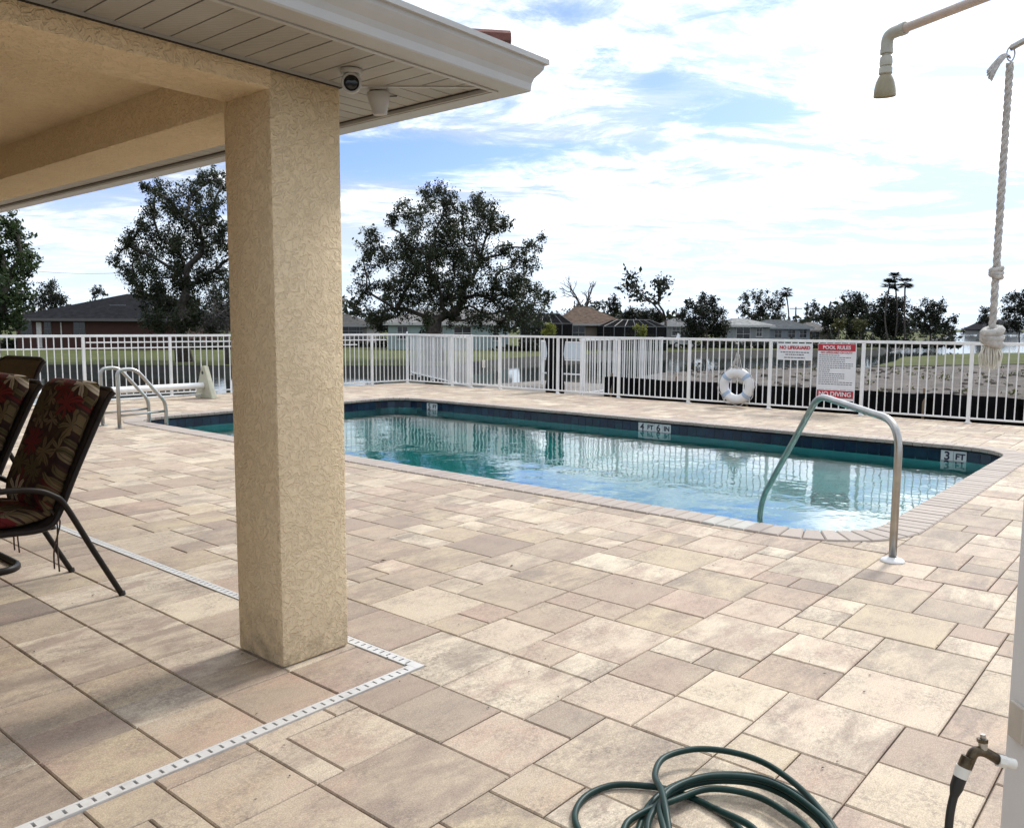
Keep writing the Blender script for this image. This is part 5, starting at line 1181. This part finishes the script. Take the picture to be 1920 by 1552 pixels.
# ------------------------------------------------------------------ houses across the water
glassm = plain('dark_window', (0.02, 0.022, 0.026), 0.12, var=0.1)
def house(name, label, px0, px1, d, eave, ridge, wallc, roofc, rx=(0.3, 0.7), depth=9.0, wins=(), over=0.5, gable=False, fascia=(0.5, 0.5, 0.5), yaw=0.0, zb=GZ):
    """px0..px1 at depth d; eave and ridge as heights (m)"""
    c = far((px0+px1)/2, d); r = empty(name, (c[0], c[1], zb), YAW-math.pi/2+yaw); tag(r, label, 'house')
    w_ = (px1-px0)/FPX*d; hw = w_/2; e = eave-zb; rd = ridge-zb
    wm = plain('wall_paint', tuple(c*0.72 for c in wallc), 0.85, var=0.1, scale=1.5, bmp=0.1); rm_ = plain('shingle_roof', tuple(c*0.8 for c in roofc), 1.0, var=0.3, scale=2.5, bmp=0.4, bscale=12, spec=0.05)
    MB().box(-hw, hw, 0, depth, 0, e, 0.01).build('wall', wm, r)
    a, b = -hw+w_*rx[0], -hw+w_*rx[1]; o = over
    ev = [(-hw-o, -o, e), (hw+o, -o, e), (hw+o, depth+o, e), (-hw-o, depth+o, e)]
    v = ev+[(x, y, z-0.22) for x, y, z in ev]+[(a, depth/2, rd), (b, depth/2, rd)]
    MB().add(v, [(0, 1, 9, 8), (1, 2, 9), (2, 3, 8, 9), (3, 0, 8), (7, 6, 5, 4), (0, 4, 5, 1), (1, 5, 6, 2), (2, 6, 7, 3), (3, 7, 4, 0)]).build('roof', rm_, r)
    fm = plain('fascia_paint', fascia, 0.6, var=0.05)
    MB().box(-hw-o, hw+o, -o-0.03, -o-0.002, e-0.23, e+0.0).build('fascia', fm, r)
    for (u, z0, ww, hh) in wins:
        x = -hw+u*w_; f = MB().box(x-ww/2-0.06, x+ww/2+0.06, -0.04, -0.003, z0-0.06, z0+hh+0.06).build('window', fm, r)
        MB().box(x-ww/2, x+ww/2, -0.05, -0.041, z0, z0+hh).build('pane', glassm, f); MB().box(x-ww/2-0.1, x+ww/2+0.1, -0.10, -0.042, z0-0.12, z0-0.061).build('sill', fm, f); MB().box(x-0.02, x+0.02, -0.056, -0.0505, z0, z0+hh).box(x-ww/2, x+ww/2, -0.057, -0.0501, z0+hh/2-0.02, z0+hh/2+0.02).build('mullion', fm, f)
    return r, w_, e
h1, w1, e1 = house('brick_house', 'brick house with a dark charcoal hip roof, far left', 34, 330, 72, 1.95, 4.25, (0.075, 0.027, 0.02), (0.022, 0.022, 0.025), rx=(0.52, 0.78), depth=11, over=0.6, wins=((0.065, 1.2, 0.9, 1.1), (0.20, 1.2, 0.5, 1.1), (0.40, 1.2, 0.9, 1.1)), fascia=(0.10, 0.09, 0.09))
for u, nm in ((0.145, 'door'), (0.285, 'downspout')):
    x = -w1/2+u*w1; MB().box(x-(0.22 if nm == 'door' else 0.05), x+(0.22 if nm == 'door' else 0.05), -0.06, -0.004, 0.1, 2.3).build(nm, plain('pale_paint', (0.5, 0.48, 0.46), 0.6), h1)
MB().box(-w1/2+w1*0.42, -w1/2+w1*0.42+1.4, 1.9, 2.1, 0, 0.05).build('skylight', plain('skylight', (0.2, 0.21, 0.23), 0.3), h1).location = (1.2, 0.6, 3.82)
house('grey_roofed_house', 'low house with a grey roof just right of the column', 560, 688, 86, 1.55, 2.75, (0.30, 0.28, 0.27), (0.11, 0.105, 0.10), rx=(0.3, 0.55), depth=8, wins=((0.74, 1.1, 1.6, 1.0), (0.9, 1.1, 0.6, 1.0)), fascia=(0.3, 0.3, 0.3))
house('aqua_house', 'pale aqua house behind the oak', 728, 952, 76, 1.75, 3.1, (0.40, 0.50, 0.50), (0.26, 0.25, 0.24), rx=(0.2, 0.8), depth=9, over=0.4, wins=((0.12, 1.0, 0.9, 1.1), (0.62, 1.0, 1.5, 1.1), (0.9, 0.9, 0.5, 1.3), (0.4, 1.0, 1.2, 1.1)), fascia=(0.5, 0.5, 0.48))
h2, w2_, e2 = house('brown_roofed_house', 'house with a brown hip roof between the two dark screened porches', 1048, 1166, 82, 1.8, 3.5, (0.30, 0.24, 0.19), (0.145, 0.105, 0.08), rx=(0.30, 0.52), depth=9, over=0.5, wins=((0.3, 1.0, 1.2, 1.2), (0.7, 1.0, 1.2, 1.2)), fascia=(0.4, 0.38, 0.35))
# screened porches (pool cages): frames and dark mesh
def screen_mat():
    m = bpy.data.materials.new('insect_screen'); m.use_nodes = True; t = m.node_tree; t.nodes.clear(); o = N(t, 'ShaderNodeOutputMaterial')
    a = N(t, 'ShaderNodeBsdfDiffuse'); a.inputs[0].default_value = (0.016, 0.016, 0.017, 1); b = N(t, 'ShaderNodeBsdfTransparent'); mx = N(t, 'ShaderNodeMixShader'); mx.inputs[0].default_value = 0.82
    L(t, b.outputs[0], mx.inputs[1]); L(t, a.outputs[0], mx.inputs[2]); L(t, mx.outputs[0], o.inputs[0]); return m
scm = screen_mat(); alm = plain('cage_aluminium', (0.13, 0.13, 0.13), 0.5, var=0.05)
def cage(label, px0, px1, d, zt, rise, nb, depth=6.0):
    c = far((px0+px1)/2, d); r = empty('screened_porch', (c[0], c[1], GZ), YAW-math.pi/2); tag(r, label, 'porch', 'screened porches'); w_ = (px1-px0)/FPX*d; hw = w_/2; h = zt-GZ; ins = min(1.6, hw*0.5)
    A = [(-hw, 0, h), (hw, 0, h), (hw, depth, h), (-hw, depth, h)]; T = [(-hw+ins, ins, h+rise), (hw-ins, ins, h+rise), (hw-ins, depth, h+rise), (-hw+ins, depth, h+rise)]
    for i in range(4):
        j = (i+1) % 4; MB().add([(A[i][0], A[i][1], 0), (A[j][0], A[j][1], 0), A[j], A[i]], [(0, 1, 2, 3)]).build('screen_panel', scm, r); MB().add([A[i], A[j], T[j], T[i]], [(0, 1, 2, 3)]).build('roof_screen', scm, r)
    MB().add(T, [(0, 1, 2, 3)]).build('roof_screen', scm, r)
    for i in range(nb+1):
        x = -hw+w_*i/nb; MB().box(x-0.035, x+0.035, -0.04, 0.0, 0, h).build('mullion', alm, r)
        xt = -hw+ins+(w_-2*ins)*i/nb; MB().tube([(x, -0.02, h), (xt, ins-0.02, h+rise+0.02)], 0.035, 4).build('rafter', alm, r)
    for z in (0.8, h): MB().box(-hw, hw, -0.05, -0.001, z-0.04, z+0.04).build('crossbar', alm, r)
    MB().tube([T[0], T[1]], 0.04, 4).build('crossbar', alm, r)
cage('dark screened porch left of the brown roofed house', 975, 1072, 76, 1.75, 0.9, 5)
cage('dark screened porch right of the brown roofed house', 1130, 1248, 76, 1.5, 0.62, 6)
house('small_grey_house', 'sliver of a grey house behind the white truck', 1250, 1300, 100, 1.75, 2.6, (0.30, 0.30, 0.30), (0.20, 0.20, 0.20), rx=(0.4, 0.6), depth=6, over=0.3, wins=((0.3, 1.2, 0.9, 1.1),), fascia=(0.5, 0.5, 0.5))
house('pale_house', 'pale grey house with a light roof right of the bamboo clump', 1374, 1440, 95, 1.75, 2.55, (0.34, 0.36, 0.38), (0.34, 0.34, 0.33), rx=(0.15, 0.5), depth=7, over=0.5, wins=((0.25, 0.8, 1.5, 1.3), (0.7, 1.2, 0.6, 0.9)), fascia=(0.5, 0.5, 0.5))
house('long_grey_house', 'long blue grey house with a dark roof left of the lakeside thicket', 1430, 1515, 100, 1.55, 2.45, (0.30, 0.33, 0.38), (0.10, 0.11, 0.115), rx=(0.25, 0.75), depth=8, over=0.4, wins=((0.3, 1.0, 0.8, 0.9), (0.6, 1.0, 0.8, 0.9), (0.85, 1.0, 0.8, 0.9)), fascia=(0.28, 0.3, 0.33))
house('brown_house', 'small tan house half hidden by the lakeside thicket', 1512, 1556, 108, 1.2, 2.2, (0.22, 0.19, 0.16), (0.18, 0.17, 0.16), rx=(0.3, 0.6), depth=7, over=0.4, wins=((0.3, 0.9, 0.9, 0.9),), fascia=(0.3, 0.28, 0.26))
house('far_lake_house', 'low dark roofed house across the lake by the pull rope', 1838, 1908, 300, 1.2, 4.6, (0.45, 0.44, 0.42), (0.05, 0.05, 0.055), rx=(0.2, 0.8), depth=12, over=0.8, wins=((0.3, 0.5, 1.8, 1.0), (0.7, 0.5, 1.8, 1.0)), fascia=(0.4, 0.4, 0.4))
# parked truck
tc_ = far(1281, 84); tk = empty('parked_truck', (tc_[0], tc_[1], GZ), YAW-math.pi/2); tag(tk, 'white pickup truck parked between the porch and the bamboo clump', 'truck')
wp = plain('white_paint', (0.66, 0.67, 0.68), 0.3, var=0.04)
def side(pts, y0, y1): 
    n_ = len(pts); return MB().add([(x, y0, z) for x, z in pts]+[(x, y1, z) for x, z in pts], [tuple(range(n_))[::-1], tuple(range(n_, 2*n_))]+[(i, (i+1) % n_, n_+(i+1) % n_, n_+i) for i in range(n_)])
side([(-1.15, 0.45), (1.15, 0.45), (1.15, 1.0), (0.75, 1.05), (0.45, 1.55), (-0.35, 1.58), (-0.5, 1.05), (-1.15, 1.02)], 0, 1.7).build('body', wp, tk)
side([(0.62, 1.08), (0.40, 1.48), (0.05, 1.50), (0.05, 1.08)], -0.012, 0.0).build('window', glassm, tk); side([(-0.02, 1.08), (-0.02, 1.50), (-0.30, 1.50), (-0.42, 1.08)], -0.012, 0.0).build('window', glassm, tk)
for x in (-0.75, 0.75):
    for y in (0.0, 1.5):
        wl = MB().lathe([(0.001, 0), (0.30, 0.0), (0.34, 0.04), (0.34, 0.18), (0.30, 0.22), (0.001, 0.22)], (x, y-0.02, 0.34), 18, axis=(0, 1, 0)).build('wheel', MT['black'], tk, smooth=40); MB().lathe([(0.001, -0.01), (0.18, -0.006), (0.18, 0.0), (0.001, 0.0)], (x, y-0.02, 0.34), 14, axis=(0, 1, 0)).build('rim', MT['steel'], wl)
# utility pole and its wire
up_ = empty('utility_pole', (*far(1487, 122), GZ), YAW); tag(up_, 'thin utility pole with a short crossarm right of the tall palm', 'pole')
MB().tube([(0, 0, 0), (0, 0, 5.2)], [0.13, 0.09], 8).build('shaft', barkm, up_, smooth=True); MB().box(-0.05, 0.05, -0.9, 0.9, 4.9, 5.0).build('crossarm', barkm, up_)
wa, wb = at(-60, 492, 120), at(330, 503, 125)
wr = MB().tube([tuple(wa+(wb-wa)*i/12-np.array([0, 0, 1.2*math.sin(math.pi*i/12)])-wa) for i in range(13)], 0.02, 4).build('overhead_wire', MT['black'], loc=wa); tag(wr, 'thin overhead wire crossing the sky above the brick house', 'wire')

# dark undergrowth along the far bank
cs = []
for (p0, p1, d0, h) in ((-500, 470, 74, 0.9), (650, 730, 84, 1.0), (1236, 1560, 88, 0.9), (1530, 1790, 96, 1.5), (940, 1040, 74, 1.0)):
    for px in np.arange(p0, p1, 1.6):
        hh = h*(0.55+0.3*math.sin(px*0.09)+0.25*math.sin(px*0.23+1)); q0 = fw*d0+rt*((px-960)/FPX*d0)
        for k in range(9): cs.append((q0[0]+rng.normal(0, 0.5), q0[1]+rng.normal(0, 0.5), GZ+max(hh, 0.2)*rng.uniform(0, 1)))
tag(put('undergrowth', leaves_mesh('undergrowth', np.array(cs), 0.24, LF['far'])), 'low dark undergrowth along the foot of the houses and trees', 'undergrowth', kind='stuff')

# rubble and clods on the dirt bank
m = MB(); k_ = 0
while k_ < 420:
    px = random.uniform(1060, 2100); d = 17+33*random.random()**1.3; q0 = far(px, d)
    if math.sin(q0[0]*0.9+1.3*math.sin(q0[1]*0.5))+math.sin(q0[1]*1.1) < random.uniform(-0.4, 1.4): continue
    if q0[0] < 15.9 or (px < 1250 and d > 32): continue
    k_ += 1; r0 = random.uniform(0.04, 0.16)*(1.6 if random.random() < 0.12 else 1)
    vs = [(q0[0]+r0*random.uniform(.7, 1.4)*math.cos(a)*c, q0[1]+r0*random.uniform(.7, 1.4)*math.sin(a)*c, GZ+z*r0) for (c, z) in ((1, -0.2), (0.75, 0.5)) for a in (0, 1.25, 2.5, 3.77, 5.0)]+[(q0[0], q0[1], GZ+r0*0.75)]
    m.add(vs, [(i, (i+1) % 5, 5+(i+1) % 5, 5+i) for i in range(5)]+[(5+i, 5+(i+1) % 5, 10) for i in range(5)])
tag(m.build('rubble', MT['dirt']), 'scattered clods and rubble on the bare dirt bank', 'rubble', kind='stuff')

# leaf litter and grit blown about the deck
m = MB()
for i in range(130):
    x, y = random.uniform(0.9, 5.4), random.uniform(0.3, 6.5)
    if 2.0 < x < 2.4 and 3.0 < y < 3.4: continue
    l = random.uniform(0.003, 0.011) if i > 4 else random.uniform(0.012, 0.025); a = random.uniform(0, 6.28); c_, s_ = math.cos(a)*l, math.sin(a)*l
    m.add([(x-c_, y-s_, 0.004), (x+s_*0.4, y-c_*0.4, 0.005+l*0.2), (x+c_, y+s_, 0.005), (x-s_*0.4, y+c_*0.4, 0.004+l*0.25)], [(0, 1, 2, 3)])
tag(m.build('leaf_litter', plain('dry_leaf', (0.06, 0.04, 0.025), 0.9, var=0.4, scale=3)), 'tiny dry leaves and grit scattered on the pavers', 'litter', kind='stuff')

# weeds on the dirt bank
cs = []
for i in range(110):
    px = random.uniform(1080, 2100); d = 18+30*random.random(); q0 = far(px, d)
    if q0[0] < 15.9 or (px < 1250 and d > 32): continue
    k = random.randint(4, 16); r0 = random.uniform(0.08, 0.3)
    for _ in range(k): cs.append((q0[0]+random.gauss(0, r0), q0[1]+random.gauss(0, r0), GZ+random.uniform(0.0, 0.16)))
tag(put('bank_weeds', leaves_mesh('bank_weeds', np.array(cs), 0.06, LF['olive'])), 'thin weeds sprouting on the bare dirt bank', 'weeds', kind='stuff')
